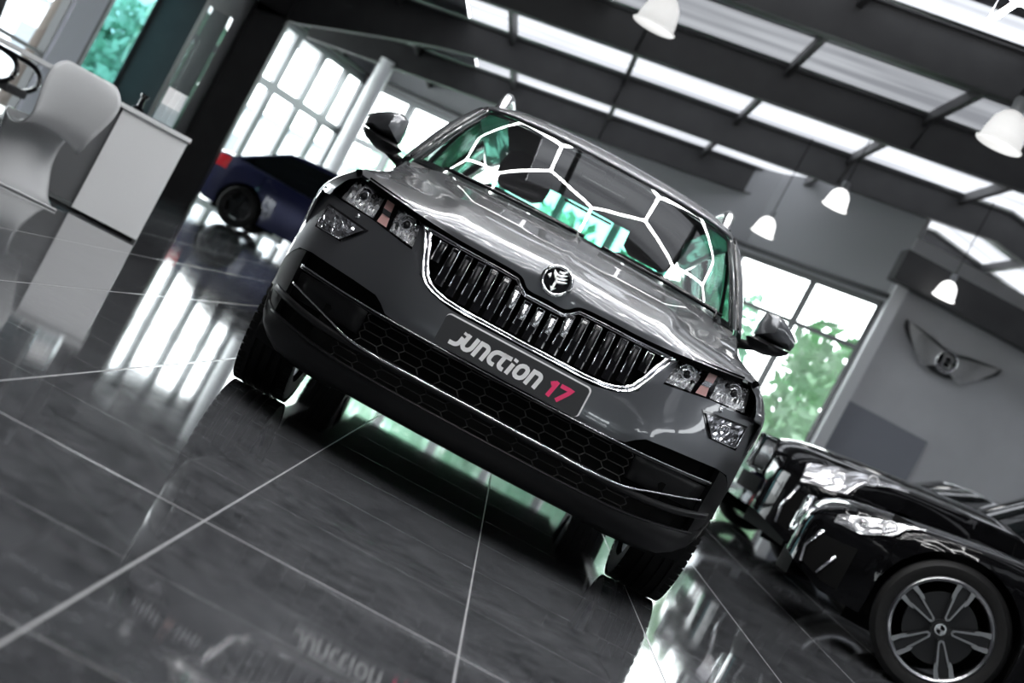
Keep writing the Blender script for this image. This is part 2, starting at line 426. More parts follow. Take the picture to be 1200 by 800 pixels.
# mesh panel in the side intakes (dark honeycomb) and in the two centre slots
M['mesh_grey'] = mat('moulded_mesh', (.035, .034, .033), 0, .4)
def honey(mb, x0, x1, z0, z1, px, pz, r, d):
    nx = int((x1-x0)/2/(px*.84))+1; nz = int((z1-z0)/pz)+2
    for i in range(-nx, nx+1):
        for j in range(nz):
            cx_ = (x0+x1)/2+i*px*.84; cz = z0+j*pz+(pz/2 if i % 2 else 0)
            for a, b in (((-.34, .5), (.34, .5)), ((-.5, 0), (-.34, .5)), ((-.5, 0), (-.34, -.5))):
                A = (cx_+a[0]*px, cz+a[1]*pz); B = (cx_+b[0]*px, cz+b[1]*pz)
                if min(A[0], B[0]) < x0 or max(A[0], B[0]) > x1 or min(A[1], B[1]) < z0 or max(A[1], B[1]) > z1: continue
                mb.tube([FS(A[0], A[1], d), FS(B[0], B[1], d)], r, 5)
mb = MB(); honey(mb, -.50, .50, .380, .490, .090, .031, .0020, .022); mb.build('honeycomb_mesh', M['mesh_grey'], car)
mb = MB(); honey(mb, -.56, .56, .294, .362, .100, .030, .0020, .020); mb.build('honeycomb_mesh', M['mesh_grey'], car)
mb = MB()
for s in (-1, 1):
    mb = MB(); mb.grid([[FS(s*x, z, .04-.012*(z > .45)) for z in (.40, .43, .46, .49)] for x in (.505, .56, .62, .68, .74, .79)])
    mb.build('intake_blank', M['plastic'], car, solid=.004)
# sweep along the bumper: (x,z) table, section radius
def sweep(name, tab, r, material, d=-.004, n=34, xmax=.80, flat=1.0, dz=0):
    mb = MB(); rows = []
    for k in range(2*n+1):
        x = -xmax+xmax*k/n
        z = sinterp(tab, abs(x))+dz; c = FS(x, z, d)
        row = []
        for a in range(10):
            th = 2*PI*a/10; row.append(c+V(0, math.cos(th)*r, math.sin(th)*r*flat))
        rows.append(row)
    mb.grid(rows, closed=True, capends=True)
    return mb.build(name, material, car)
L1 = [(0, .489), (.3, .490), (.5, .494), (.65, .501), (.8, .510)]
sweep('bumper_ledge', L1, .010, M['gloss_black'], .004, flat=.7, dz=-.004)
sweep('bumper_ledge_strip', L1, .0028, M['satin'], -.005, dz=.003)
L2 = [(0, .371), (.26, .370), (.40, .368), (.52, .376), (.60, .396), (.70, .420), (.81, .446)]
L2b = [(0, .366), (.42, .362), (.58, .364), (.70, .373), (.78, .385), (.86, .398)]
sweep('lower_crossbar', L2b, .017, M['plastic'], .006, xmax=.86, flat=.8)
sweep('chrome_strip', L2, .0058, M['chrome'], -.008, xmax=.80, flat=.75)
sweep('skirt_bead', [(0, .292), (.5, .294), (.65, .304), (.83, .324)], .0042, M['plastic'], -.002, xmax=.83)

# --- grille
GO = [(0, .787), (.066, .787), (.090, .801), (.112, .820), (.20, .823), (.32, .825), (.487, .832),
      (.462, .79), (.436, .735), (.408, .676), (.385, .652), (.35, .637), (.30, .626), (.22, .621), (0, .620)]
GI = [(0, .768), (.073, .768), (.096, .783), (.118, .803), (.20, .806), (.32, .807), (.434, .810),
      (.416, .77), (.394, .715), (.375, .684), (.356, .668), (.33, .657), (.29, .648), (.22, .643), (0, .642)]
def dens(poly, n=5):
    o = []
    for a, b in zip(poly, poly[1:]):
        for k in range(n): o.append((a[0]+(b[0]-a[0])*k/n, a[1]+(b[1]-a[1])*k/n))
    o.append(poly[-1]); return o
go, gi = dens(GO), dens(GI)
rows = []
for (xo, zo), (xi, zi) in zip(go, gi):
    def mid(t): return (xo+(xi-xo)*t, zo+(zi-zo)*t)
    r = []
    for t, d in ((0, .022), (.02, .004), (.25, -.006), (.5, -.002), (.58, .004), (.72, -.004), (.9, -.002), (1, .006), (1, .04)):
        x, z = mid(t); r.append(FS(x, z, d))
    rows.append(r)
mb = MB(); mb.grid(rows); mb.mirror_x(); mb.build('grille_surround', M['chrome'], car, angle=60)
mb = MB()
mb.grid([[FS(x, z, .075) for z in (.61, .66, .72, .78, .84)] for x in (-.5, -.35, -.2, 0, .2, .35, .5)]); mb.build('grille_backing', M['matt_black'], car)
def gtop(x): return interp([(0, .766), (.07, .766), (.118, .802), (.43, .810)], abs(x))
def gbot(x): return interp([(0, .644), (.22, .645), (.29, .650), (.33, .659), (.356, .670), (.375, .686), (.394, .717), (.43, .81)], abs(x))
SL = MB()
pitch = .0485
for k in range(-8, 9):
    x = k*pitch
    if abs(x) > .40: continue
    t, b = gtop(abs(x)+.010)-.002, gbot(abs(x)+.012)+.002
    wd = .0155
    m1 = MB()                                     # blade body
    m1.grid([[FS(x-wd, z, .045), FS(x-wd, z, .006), FS(x-wd*.55, z, .0), FS(x+wd*.55, z, .0), FS(x+wd, z, .006), FS(x+wd, z, .045)] for z in [b+(t-b)*j/6 for j in range(7)]])
    bl = m1.build('grille_slat', M['gloss_black'], car, angle=30)
    m2 = MB()                                     # bright outline of the blade
    lp = [FS(x-wd*.8, b+.03, -.002), FS(x-wd*.8, t-.004, -.002), FS(x+wd*.8, t-.004, -.002), FS(x+wd*.8, b+.03, -.002)]
    m2.tube(lp, .0023, 5)
    m2.build('slat_edging', M['chrome'], bl)
    m3 = MB()
    c1, c2 = FS(x-wd*.28, b+.01, -.0006), FS(x-wd*.28, t-.012, -.0006)
    m3.box((c1+c2)/2+V(wd*.28, 0, 0), (wd*(1.5 if abs(k) < 3 else .85), .002, (t-b)*.8)); m3.build('slat_face', M['satin'] if abs(k) < 3 else M['dark_alloy'], bl)

# --- bonnet emblem
em_c = V(0, .042, .866)
tilt = Matrix.Translation(em_c) @ Matrix.Rotation(math.radians(-16), 4, 'X') @ Matrix.Scale(1.13, 4)
def emb(mb):
    mb.v = [tilt @ p for p in mb.v]; return mb
mb = MB(); mb.lathe([(0, .002), (.040, .002), (.040, .012), (0, .012)], 40, axis='Y'); emblem = emb(mb).build('emblem', M['gloss_black'], car, angle=30)
mb = MB(); mb.tube([(math.cos(2*PI*k/40)*.044, 0, math.sin(2*PI*k/40)*.044) for k in range(40)], .0060, 8, closed=True)
emb(mb).build('emblem_ring', M['chrome'], emblem)
M['bright'] = mat('bright_metal', (.9, .9, .91), 1, .3)
mb = MB()
def flat(poly): mb.prism([V(x*.041, 0, z*.041) for x, z in poly], (0, -.005, 0), (0, .004, 0))
flat([(-.15, -.62), (.05, -.62), (.05, .05), (-.15, .05)]); flat([(-.30, -.52), (-.05, -.92), (.2, -.52), (.05, -.62), (-.15, -.62)])
for k in range(4):
    z0 = -.18+.25*k; ln = .95-.12*k
    flat([(-.15, z0), (.1+.05*k, z0), (ln*.55, z0+.14), (ln*.8, z0+.36), (ln*.55, z0+.31), (.05, z0+.16), (-.15, z0+.16)])
flat([(-.15, .0), (-.45, .35), (-.5, .7), (-.3, .55), (-.15, .5)]); flat([(-.8, .1), (-.55, -.1), (-.5, .1), (-.6, .35)])
emb(mb).build('winged_arrow', M['bright'], emblem, smooth=False, bevel=.0016)

# --- number plate
PC = V(.0, -.026, .553); PW, PH = .524, .104
pl_t = Matrix.Translation(PC) @ Matrix.Rotation(math.radians(-4), 4, 'X')
def rrect(w, h, r, n=5):
    o = []
    for cx_, cz, a0 in ((w/2-r, h/2-r, 0), (-w/2+r, h/2-r, 90), (-w/2+r, -h/2+r, 180), (w/2-r, -h/2+r, 270)):
        o += [(cx_+r*math.cos(math.radians(a0+90*k/n)), cz+r*math.sin(math.radians(a0+90*k/n))) for k in range(n+1)]
    return o
def place(mb): mb.v = [pl_t @ p for p in mb.v]; return mb
mb = MB(); mb.prism([V(x, 0, z) for x, z in rrect(PW, PH, .014)], (0, -.003, 0), (0, .002, 0)); plate = place(mb).build('number_plate', M['plate'], car, smooth=False)
mb = MB(); mb.prism([V(x, 0, z) for x, z in rrect(PW+.006, PH+.006, .017)], (.003, .0005, .003), (.003, .006, .003)); place(mb).build('plate_rim_highlight', M['white'], plate, smooth=False)  # white slab shifted up and right, painting the highlight on the plate rim
mb = MB(); mb.box((0, .014, -.004), (PW*.8, .02, PH*.8)); place(mb).build('plate_holder', M['plastic'], plate, smooth=False)
STW = .25
GL = {
 'j': (.50, [[(-.12, .12)] + arc(.16, .36, .24, .24, 270, 360) + [(.40, .68)], [(.40, .84), (.40, 1.0)]]),
 'u': (.82, [[(.12, 1.0), (.12, .38)] + arc(.38, .38, .26, .26, 180, 360) + [(.64, 1.0)]]),
 'n': (.82, [[(.12, 0), (.12, .88), (.38, .88)] + arc(.38, .62, .26, .26, 90, 0) + [(.64, 0)]]),
 'c': (.66, [[(.62, .88), (.42, .88)] + arc(.42, .58, .30, .30, 90, 180) + arc(.42, .42, .30, .30, 180, 270) + [(.56, .12)]]),
 't': (.62, [[(.12, 1.0), (.12, .36)] + arc(.36, .36, .24, .24, 180, 270) + [(.48, .12)], [(-.05, .88), (.52, .88)]]),
 'i': (.34, [[(.12, 0), (.12, .70)], [(.12, .85), (.12, 1.02)]]),
 'o': (.86, [arc(.40, .62, .28, .26, 0, 180) + arc(.40, .38, .28, .26, 180, 360) + [(.68, .62)]]),
 '1': (.52, [[(.26, 0), (.26, 1.0)], [(.0, .72), (.18, .88)]]),
 '7': (.8, [[(.0, .88), (.52, .88), (.66, .86), (.62, .70), (.28, .0)]])}
def write(mb, text, x0, z0, h, k=1.0, shear=.22, sp=0):
    x = x0
    for ch in text:
        w, st = GL[ch]
        for s in st:
            s = [(q[0]*h*k+q[1]*h*shear, q[1]*h) for q in s]
            ribbon(mb, s, STW*h, (x, -.003, z0), (1, 0, 0), (0, 0, 1), (0, -1, 0), .0012)
        x += (w+sp)*h*k
    return x
mb = MB(); xe = write(mb, 'junction', -PW/2+.050, -PH/2+.019, .057, 1.02)
place(mb).build('white_lettering', M['white'], plate, smooth=False)
mb = MB(); write(mb, '17', xe+.026, -PH/2+.019, .057, 1.02)
place(mb).build('pink_numerals', M['pink'], plate, smooth=False)

# --- headlamps
M['bright_facets'] = mat('faceted_reflector', (.95, .95, .96), .85, .22)
def bil(c, s, t):
    (x0, z0), (x1, z1), (x2, z2), (x3, z3) = c      # TL TR BR BL
    xa, za = x0+(x1-x0)*s, z0+(z1-z0)*s; xb, zb = x3+(x2-x3)*s, z3+(z2-z3)*s
    return xa+(xb-xa)*t, za+(zb-za)*t
def patch(mb, c, sx, n, m, d, jit=0):
    rows = []
    for i in range(n+1):
        r = []
        for j in range(m+1):
            x, z = bil(c, i/n, j/m); dd = d(i/n, j/m) if callable(d) else d
            r.append(FS(sx*x, z, dd+random.uniform(-jit, jit)))
        rows.append(r)
    mb.grid(rows)
def ring(mb, x, z, r, tr, d, sx, n=20, yn=0):
    c = FS(sx*x, z, d); mb.tube([c+V(math.cos(2*PI*k/n)*r, yn*math.cos(2*PI*k/n)*r*sx, math.sin(2*PI*k/n)*r) for k in range(n)], tr, 6, closed=True)
HF = [(.826, .884), (.478, .843), (.452, .728), (.838, .776)]
HO = [(.788, .868), (.653, .855), (.649, .767), (.796, .780)]
HA = [(.643, .852), (.605, .847), (.592, .758), (.635, .763)]
HI = [(.590, .846), (.497, .836), (.470, .741), (.574, .755)]
FL = [(.822, .736), (.655, .716), (.714, .654), (.818, .660)]
for sx in (-1, 1):
    mb = MB(); patch(mb, HF, sx, 14, 5, .052); hl = mb.build('headlight', M['gloss_black'], car)
    mb = MB()
    for c in (HO, HI):
        mb = MB(); patch(mb, c, sx, 17 if c is HO else 12, 12, lambda s, t: .056-.038*t, .010)
        mb.build('reflector', M['bright_facets'], hl, smooth=False)
    for (x, z), extra in (((.722, .822), True), ((.533, .800), False)):
        mb = MB(); ring(mb, x, z, .0165, .0045, .018, sx, yn=.8); mb.lathe([(0, .012), (.010, .010), (.0165, .0)], 18, center=FS(sx*x, z, .022), axis='Y'); pj = mb.build('projector_ring', M['chrome'], hl)
        mb = MB(); ring(mb, x, z, .032, .0026, .026, sx, yn=.8); mb.build('bezel_ring', M['chrome'], hl)
        mb = MB(); c = FS(sx*x, z, .016); mb.lathe([(0, -.004), (.008, -.002), (.0125, .006)], 18, center=c, axis='Y'); mb.build('projector_lens', M['gloss_black'], hl)
        for k in range(6 if extra else 5):
            mb = MB()
            if extra: mb.tube([FS(sx*(.665+.022*k), .772+.003*k, .020), FS(sx*(.662+.022*k), .796+.003*k, .018)], .0042, 5)
            else: mb.tube([FS(sx*(.487+.02*k), .750+.003*k, .020), FS(sx*(.490+.02*k), .772+.003*k, .018)], .0042, 5)
            mb.build('light_blade', M['bright'], hl)
    for (x, z) in ((.690, .835), (.506, .822), (.565, .785), (.75, .80)):
        mb = MB(); mb.lathe([(0, 0), (.009, 0), (.009, .01)], 12, center=FS(sx*x, z, .022), axis='Y'); mb.build('lamp_recess', M['gloss_black'], hl)
    mb = MB()
    for q4 in ([(.640, .850), (.607, .846), (.603, .812), (.636, .816)], [(.630, .797), (.598, .793), (.592, .760), (.633, .765)]):
        mb = MB(); patch(mb, q4, sx, 3, 3, .030); mb.build('indicator', M['amber'], hl)
    mb = MB(); patch(mb, [(.636, .816), (.603, .812), (.598, .793), (.630, .797)], sx, 2, 2, .026); mb.build('indicator_bulb', M['satin'], hl)
    mb = MB(); patch(mb, HF, sx, 18, 6, -.001); mb.build('lamp_cover', M['lamp_glass'], hl)
    # lower lamp
    mb = MB(); patch(mb, [(.834, .745), (.638, .722), (.708, .645), (.832, .650)], sx, 10, 5, -.003); fl = mb.build('fog_lamp', M['gloss_black'], car)
    mb = MB(); patch(mb, FL, sx, 11, 7, -.010, .006); mb.build('fog_reflector', M['chrome'], fl, smooth=False)
    mb = MB(); ring(mb, .748, .692, .018, .003, -.016, sx, yn=.9); mb.build('fog_bulb_ring', M['chrome'], fl)
    mb = MB(); patch(mb, FL, sx, 8, 4, -.018); mb.build('fog_cover', M['lamp_glass'], fl)
    mb = MB(); mb.tube([FS(sx*x, z, -.016) for x, z in ((.718, .651), (.79, .654), (.82, .657), (.826, .672), (.828, .738))], .0025, 6); mb.build('fog_edging', M['satin'], fl)
# parking sensors
for sx in (-1, 1):
    mb = MB(); mb.lathe([(0, -.003), (.009, -.003), (.010, .004)], 16, center=FS(sx*.70, .748, -.002), axis='Y'); mb.build('parking_sensor', M['satin'], car)

# --- body sides
AR, YF, YR = .395, .87, 3.508
def arch(y, base=.27):
    if y < .472: return .772
    for c in (YF, YR):
        if abs(y-c) < AR: return max(base, .335+math.sqrt(AR*AR-(y-c)**2))
    return base
WM = [(.35, .836), (.40, .862), (.47, .888), (.6, .915), (.8, .934), (1.0, .930), (1.25, .918), (1.6, .910), (2.3, .912), (3.0, .920), (3.5, .932), (3.85, .905), (4.1, .855), (4.25, .79), (4.36, .68)]
BELT = [(1.3, 1.06), (1.6, 1.055), (2.4, 1.06), (3.2, 1.085), (3.6, 1.11), (4.3, 1.10)]
def side_top(y):
    if y < 1.34:
        h = hedge(y); return h.x, h.z
    return interp([(1.34, .765), (1.45, .80), (1.8, .815), (3.5, .80), (3.9, .76), (4.36, .60)], y), interp(BELT, y)
def side(y, sx):
    zb = arch(y); W = sinterp(WM, y); xt, zt = side_top(y)
    def wz(z): return W*sinterp([(.25, .96), (.30, .965), (.45, .985), (.60, .985), (.70, 1.0), (.77, .997), (.80, .990), (.86, .975)], z)
    f = max(0, min(1, (y-.95)/.4))
    zs = [zb+(.80-zb)*k/7 for k in range(8)]; pts = [V(sx*wz(z), y, z) for z in zs]
    z1 = min(.885, zt-.03)
    for q in cr([V(wz(.80), y, .80), V(W*(.958+.024*f), y, min(.848, zt-.035)), V(W*(.918+.054*f), y, min(.885, zt-.018)), V(xt*.5+W*(.450+.03*f), y, zt*.5+.4465+.008), V(xt, y, zt)], 12)[1:]:
        pts.append(V(sx*q.x, q.y, q.z))
    pts.append(V(sx*(xt-.012), y, zt-.02))
    return pts
def yrange(a, b):
    ys = sorted(set([a, b] + [a+(b-a)*k/18 for k in range(19)] + [y for c in (YF, YR) for k in range(25) for y in [c-AR*math.cos(PI*k/24)] if a < y < b]))
    return ys
for sx in (-1, 1):
    for name, a, b in (('front_wing', .352, 1.352), ('front_door', 1.358, 2.40), ('rear_door', 2.406, 3.24), ('rear_quarter', 3.246, 4.36)):
        mb = MB(); mb.grid([side(y, sx) for y in yrange(a, b)])
        pn = mb.build(name, M['paint'], car, angle=45)
        if 'door' in name:
            h = MB(); ym = b-.14; x = sx*(sinterp(WM, ym)+.018)
            h.tube([(x-sx*.02, ym-.12, .90), (x, ym-.10, .905), (x, ym+.06, .91), (x-sx*.02, ym+.08, .91)], .012, 8); h.build('door_handle', M['paint'], pn)
    for nm, c in (('front', YF), ('rear', YR)):      # black arch cladding
        mb = MB(); rows = []
        for k in range(31):
            a = math.radians(-8+196*k/30); rr = []
            for r, dx in ((.352, -.05), (.362, .006), (.400, .010), (.425, .004)):
                y = c-math.cos(a)*r; z = .335+math.sin(a)*r; z = max(z, .21)
                W = sinterp(WM, y)*sinterp([(.20, .93), (.30, .955), (.45, .985), (.6, .98), (.78, .998), (.9, .98)], z)
                rr.append(V(sx*(W+dx), y, z))
            rows.append(rr)
        mb.grid(rows); mb.build('wheel_arch_trim', M['plastic'], car, angle=40)
    mb = MB()                                        # sill cladding
    mb.grid([[V(sx*.80, y, .20), V(sx*.875, y, .21), V(sx*.888, y, .30), V(sx*.895, y, .37), V(sx*.885, y, .375)] for y in (1.27, 1.8, 2.4, 3.1)]); mb.build('sill_trim', M['plastic'], car)
# underbody, wheel wells and engine bay block (dark, keeps daylight out)
mb = MB(); mb.box((0, 2.2, .33), (1.30, 4.0, .22)); mb.box((0, .86, .60), (1.22, 1.05, .44)); mb.box((0, .47, .50), (1.5, .30, .40)); mb.box((0, 2.3, .43), (1.7, 1.9, .25)); mb.box((0, 4.1, .55), (1.3, .45, .5))
mb.build('underbody', M['matt_black'], car, smooth=False)
for sx in (-1, 1):
    for c in (YF, YR):
        mb = MB(); rows = []
        for k in range(17):
            a = PI*k/16; rows.append([V(sx*.60, c-math.cos(a)*.40, .335+math.sin(a)*.40), V(sx*.88, c-math.cos(a)*.40, .335+math.sin(a)*.40)])
        mb.grid(rows); mb.add([V(sx*.60, c-.42, .25), V(sx*.60, c+.42, .25), V(sx*.60, c+.42, .78), V(sx*.60, c-.42, .78)], [[0, 1, 2, 3]])
        mb.build('wheel_arch_liner', M['matt_black'], car)

# --- glass house
WSH_B = [(0, 1.065, 1.086), (.2, 1.08, 1.086), (.4, 1.125, 1.084), (.56, 1.19, 1.082), (.68, 1.27, 1.080), (.745, 1.345, 1.080)]
WSH_T = [(0, 1.80, 1.497), (.2, 1.81, 1.496), (.38, 1.845, 1.492), (.5, 1.885, 1.487), (.58, 1.93, 1.480), (.615, 1.965, 1.472)]
bot, top = cr(WSH_B, 20), cr(WSH_T, 20)
def wsp(i, t, bulge=.012):
    a, b = bot[i], top[i]; q = a.lerp(b, t); s = 4*t*(1-t); return q+V(0, -bulge*s*.5, bulge*s)
mb = MB(); mb.grid([[wsp(i, j/12) for j in range(13)] for i in range(20)]); mb.mirror_x(); mb.build('windscreen', M['screen_glass'], car)
mb = MB()                                             # black border printed round the glass
mb.grid([[wsp(i, t)+V(0, .004, -.006) for t in (-.005, .03, .062)] for i in range(20)])
mb.grid([[wsp(i, t)+V(0, .004, -.006) for t in (.945, .975, 1.005)] for i in range(20)])
mb.grid([[wsp(i, j/12)+V(0, .004, -.006) for i in (17, 18, 19)] for j in range(13)])
mb.mirror_x(); mb.build('windscreen_border', M['gloss_black'], car)
mb = MB()                                             # cowl under the wipers
mb.grid([[bot[i]+V(0, -.03, -.030), bot[i]+V(0, .0, -.012), bot[i]+V(0, .02, .004)] for i in range(20)]); mb.mirror_x(); mb.build('scuttle_panel', M['plastic'], car)
for x0, x1 in ((-.60, .02), (.10, .66)):
    mb = MB()
    def onw(x, t):
        ax = abs(x)
        for i in range(19):
            if bot[i+1].x >= ax or i == 18:
                f = (ax-bot[i].x)/(bot[i+1].x-bot[i].x); q = wsp(i, t).lerp(wsp(i+1, t), f); return V(x, q.y-.012, q.z+.012)
    mb.tube([onw(x0+(x1-x0)*k/8, .018+.012*k/8) for k in range(9)], .008, 6)
    mb.tube([onw(x1-.02, .0)+V(0, -.03, -.02), onw(x1-.03, .03), onw(x1-.30, .035)], .011, 6); mb.build('wiper', M['gloss_black'], car)
# roof
RZ = [[(0, 1.80, 1.503), (0, 1.90, 1.540), (0, 2.02, 1.566), (0, 2.3, 1.585), (0, 2.7, 1.590), (0, 3.2, 1.578), (0, 3.7, 1.55), (0, 3.98, 1.525)],
      [(.25, 1.82, 1.502), (.25, 1.92, 1.537), (.25, 2.04, 1.562), (.25, 2.3, 1.580), (.25, 2.7, 1.585), (.25, 3.2, 1.573), (.25, 3.7, 1.545), (.25, 3.98, 1.52)],
      [(.45, 1.87, 1.496), (.46, 1.96, 1.527), (.465, 2.07, 1.548), (.47, 2.3, 1.565), (.47, 2.7, 1.569), (.47, 3.2, 1.558), (.46, 3.7, 1.53), (.45, 3.98, 1.505)],
      [(.575, 1.935, 1.486), (.585, 2.01, 1.506), (.59, 2.11, 1.522), (.595, 2.3, 1.537), (.595, 2.7, 1.541), (.59, 3.2, 1.531), (.575, 3.7, 1.50), (.555, 3.97, 1.475)],
      [(.618, 1.97, 1.477), (.64, 2.05, 1.488), (.645, 2.13, 1.497), (.65, 2.3, 1.505), (.65, 2.7, 1.507), (.64, 3.2, 1.496), (.62, 3.7, 1.465), (.60, 3.95, 1.44)],
      [(.628, 1.98, 1.468), (.668, 2.06, 1.465), (.675, 2.14, 1.470), (.68, 2.3, 1.476), (.68, 2.7, 1.476), (.67, 3.2, 1.463), (.65, 3.7, 1.43), (.63, 3.93, 1.40)]]
mb = MB(); mb.grid(cross([cr(r, 26) for r in RZ], 26)); mb.mirror_x(); mb.build('roof', M['paint'], car, solid=.012)
mb = MB(); mb.lathe([(0, .06), (.012, .05), (.03, .0)], 10, center=(0, 3.75, 1.54)); mb.build('roof_aerial', M['gloss_black'], car)
for sx in (-1, 1):
    # A pillar
    mb = MB(); A, B, C_, D = [], [], [], []
    n = 12
    for k in range(n+1):
        t = k/n; q = wsp(19, t)
        o = V(.800, 1.44, 1.062).lerp(V(.672, 2.075, 1.468), t)+V(0, -.02*4*t*(1-t), .035*4*t*(1-t))
        A.append([V(sx*(q.x-.012), q.y+.02, q.z-.01), V(sx*(q.x-.002), q.y-.003, q.z+.004), V(sx*(q.x*.72+o.x*.28+.002), (q.y*.72+o.y*.28)-.012, (q.z*.72+o.z*.28)+.012), V(sx*(q.x*.3+o.x*.7+.006), (q.y*.3+o.y*.7)-.012, (q.z*.3+o.z*.7)+.009), V(sx*o.x, o.y, o.z), V(sx*(o.x-.02), o.y+.05, o.z-.01)])
    mb.grid(A); mb.build('windscreen_pillar', M['paint'], car, angle=60)
    mb = MB(); mb.tube([V(sx*(wsp(19, t).x+.012), wsp(19, t).y-.010, wsp(19, t).z+.010) for t in [k/10 for k in range(11)]], .0065, 6); mb.build('pillar_seal', M['gloss_black'], car)
    # side glass and pillars
    def sg(y, t):
        zt_ = interp([(1.44, 1.062), (2.08, 1.455), (2.3, 1.468), (2.8, 1.468), (3.4, 1.44), (3.75, 1.40)], y); xt_ = interp([(1.44, .79), (2.08, .668), (2.4, .672), (3.4, .655), (3.75, .64)], y)
        xb = interp([(1.44, .80), (1.8, .812), (3.5, .797), (3.75, .775)], y); zb = interp(BELT, y)-.005
        q = V(xb, y, zb).lerp(V(xt_, y, zt_), t); return V(sx*(q.x+.012*4*t*(1-t)), q.y, q.z)
    for a, b in ((1.50, 2.36), (2.44, 3.16), (3.24, 3.66)):
        mb = MB(); mb.grid([[sg(a+(b-a)*i/8, j/6) for j in range(7)] for i in range(9)]); mb.build('side_window', M['car_glass' if a < 2 else 'privacy_glass'], car)
    for a, b in ((2.35, 2.45), (3.15, 3.25), (3.65, 3.95)):
        mb = MB(); mb.grid([[sg(a+(b-a)*i/3, j/6)+V(sx*.003, 0, 0) for j in range(7)] for i in range(4)]); mb.build('door_pillar', M['gloss_black'], car, solid=.02)
    # roof rail
    mb = MB(); mb.tube(cr([(sx*.588, 2.17, 1.515), (sx*.588, 2.22, 1.572), (sx*.588, 2.34, 1.610), (sx*.588, 2.7, 1.622), (sx*.582, 3.2, 1.610), (sx*.575, 3.55, 1.580), (sx*.57, 3.72, 1.53)], 40), [.022+.006*math.sin(PI*k/39) for k in range(40)], 10)
    rl = mb.build('roof_rail', M['satin'], car)
    mb = MB(); mb.box((sx*.588, 2.2, 1.522), (.05, .12, .02)); mb.box((sx*.572, 3.68, 1.52), (.05, .12, .03)); mb.build('rail_foot', M['gloss_black'], rl, smooth=False)
    # door mirror
    YM = 1.50
    outl_u = [(.845, 1.118), (.842, 1.17), (.852, 1.222), (.885, 1.237), (.935, 1.226), (.985, 1.200), (1.018, 1.175), (1.024, 1.150), (1.016, 1.126), (.96, 1.120), (.90, 1.118)]
    outl_l = [(.822, 1.098), (.85, 1.112), (.90, 1.113), (.96, 1.115), (1.016, 1.121), (1.012, 1.105), (.985, 1.083), (.93, 1.062), (.885, 1.058), (.845, 1.066)]
    def shell(ol, cxz, front, back):
        mb = MB(); rows = []
        for sc, dy in ((.25, front), (.62, front*.86), (.86, front*.5), (.98, front*.12), (1.0, 0), (.99, back*.6), (.94, back)):
            rows.append([V(sx*(cxz[0]+(x-cxz[0])*sc), YM+dy+(x-.93)*.30, cxz[1]+(z-cxz[1])*sc) for x, z in ol])
        mb.grid(rows, closed=True, capends=True); return mb
    mr = shell(outl_u, (.925, 1.172), -.085, .10).build('door_mirror', M['paint'], car, angle=50)
    shell(outl_l, (.93, 1.095), -.075, .10).build('mirror_base', M['plastic'], mr, angle=50)
    mb = MB(); mb.tube([(sx*.90, YM, 1.085), (sx*.85, YM+.01, 1.066), (sx*.79, YM+.03, 1.05)], [.018, .020, .022], 10); mb.build('mirror_arm', M['plastic'], mr)
    mb = MB(); mb.prism([V(sx*x, YM+(x-.93)*.3, z) for x, z in [(.86, 1.09), (.855, 1.2), (.89, 1.225), (.98, 1.19), (1.008, 1.15), (1.0, 1.11), (.95, 1.085)]], (0, .098, 0), (0, .104, 0)); mb.build('mirror_glass', M['chrome'], mr, smooth=False)
# tailgate, rear window, rear lamps
rwb = cr([(0, 4.30, 1.09), (.3, 4.29, 1.09), (.55, 4.24, 1.085), (.66, 4.16, 1.08)], 10); rwt = cr([(0, 4.02, 1.49), (.3, 4.02, 1.485), (.48, 4.0, 1.472), (.56, 3.97, 1.45)], 10)
mb = MB(); mb.grid([[a.lerp(b, j/6)+V(0, .05*4*(j/6)*(1-j/6)*.5, 0) for j in range(7)] for a, b in zip(rwb, rwt)]); mb.mirror_x(); mb.build('rear_window', M['rear_glass'], car)
mb = MB(); mb.grid([[V(x, 4.36-.35*x*x, z)+V(0, -.02*(z > 1.0), 0) for z in (.25, .4, .6, .8, .95, 1.05, 1.095)] for x in (0, .2, .4, .55, .66, .72)]); mb.mirror_x(); mb.build('tailgate', M['paint'], car)
mb = MB(); mb.grid([[b+V(0, .0, -.01), b+V(0, -.02, .02), V(b.x, 3.94, b.z+.035-.06*(b.x/.56)**2*.2)] for b in rwt]); mb.mirror_x(); mb.build('tailgate_spoiler', M['paint'], car)
mb = MB(); mb.box((0, 3.97, 1.46), (.30, .02, .014)); mb.build('high_brake_light', M['redlens'], car)
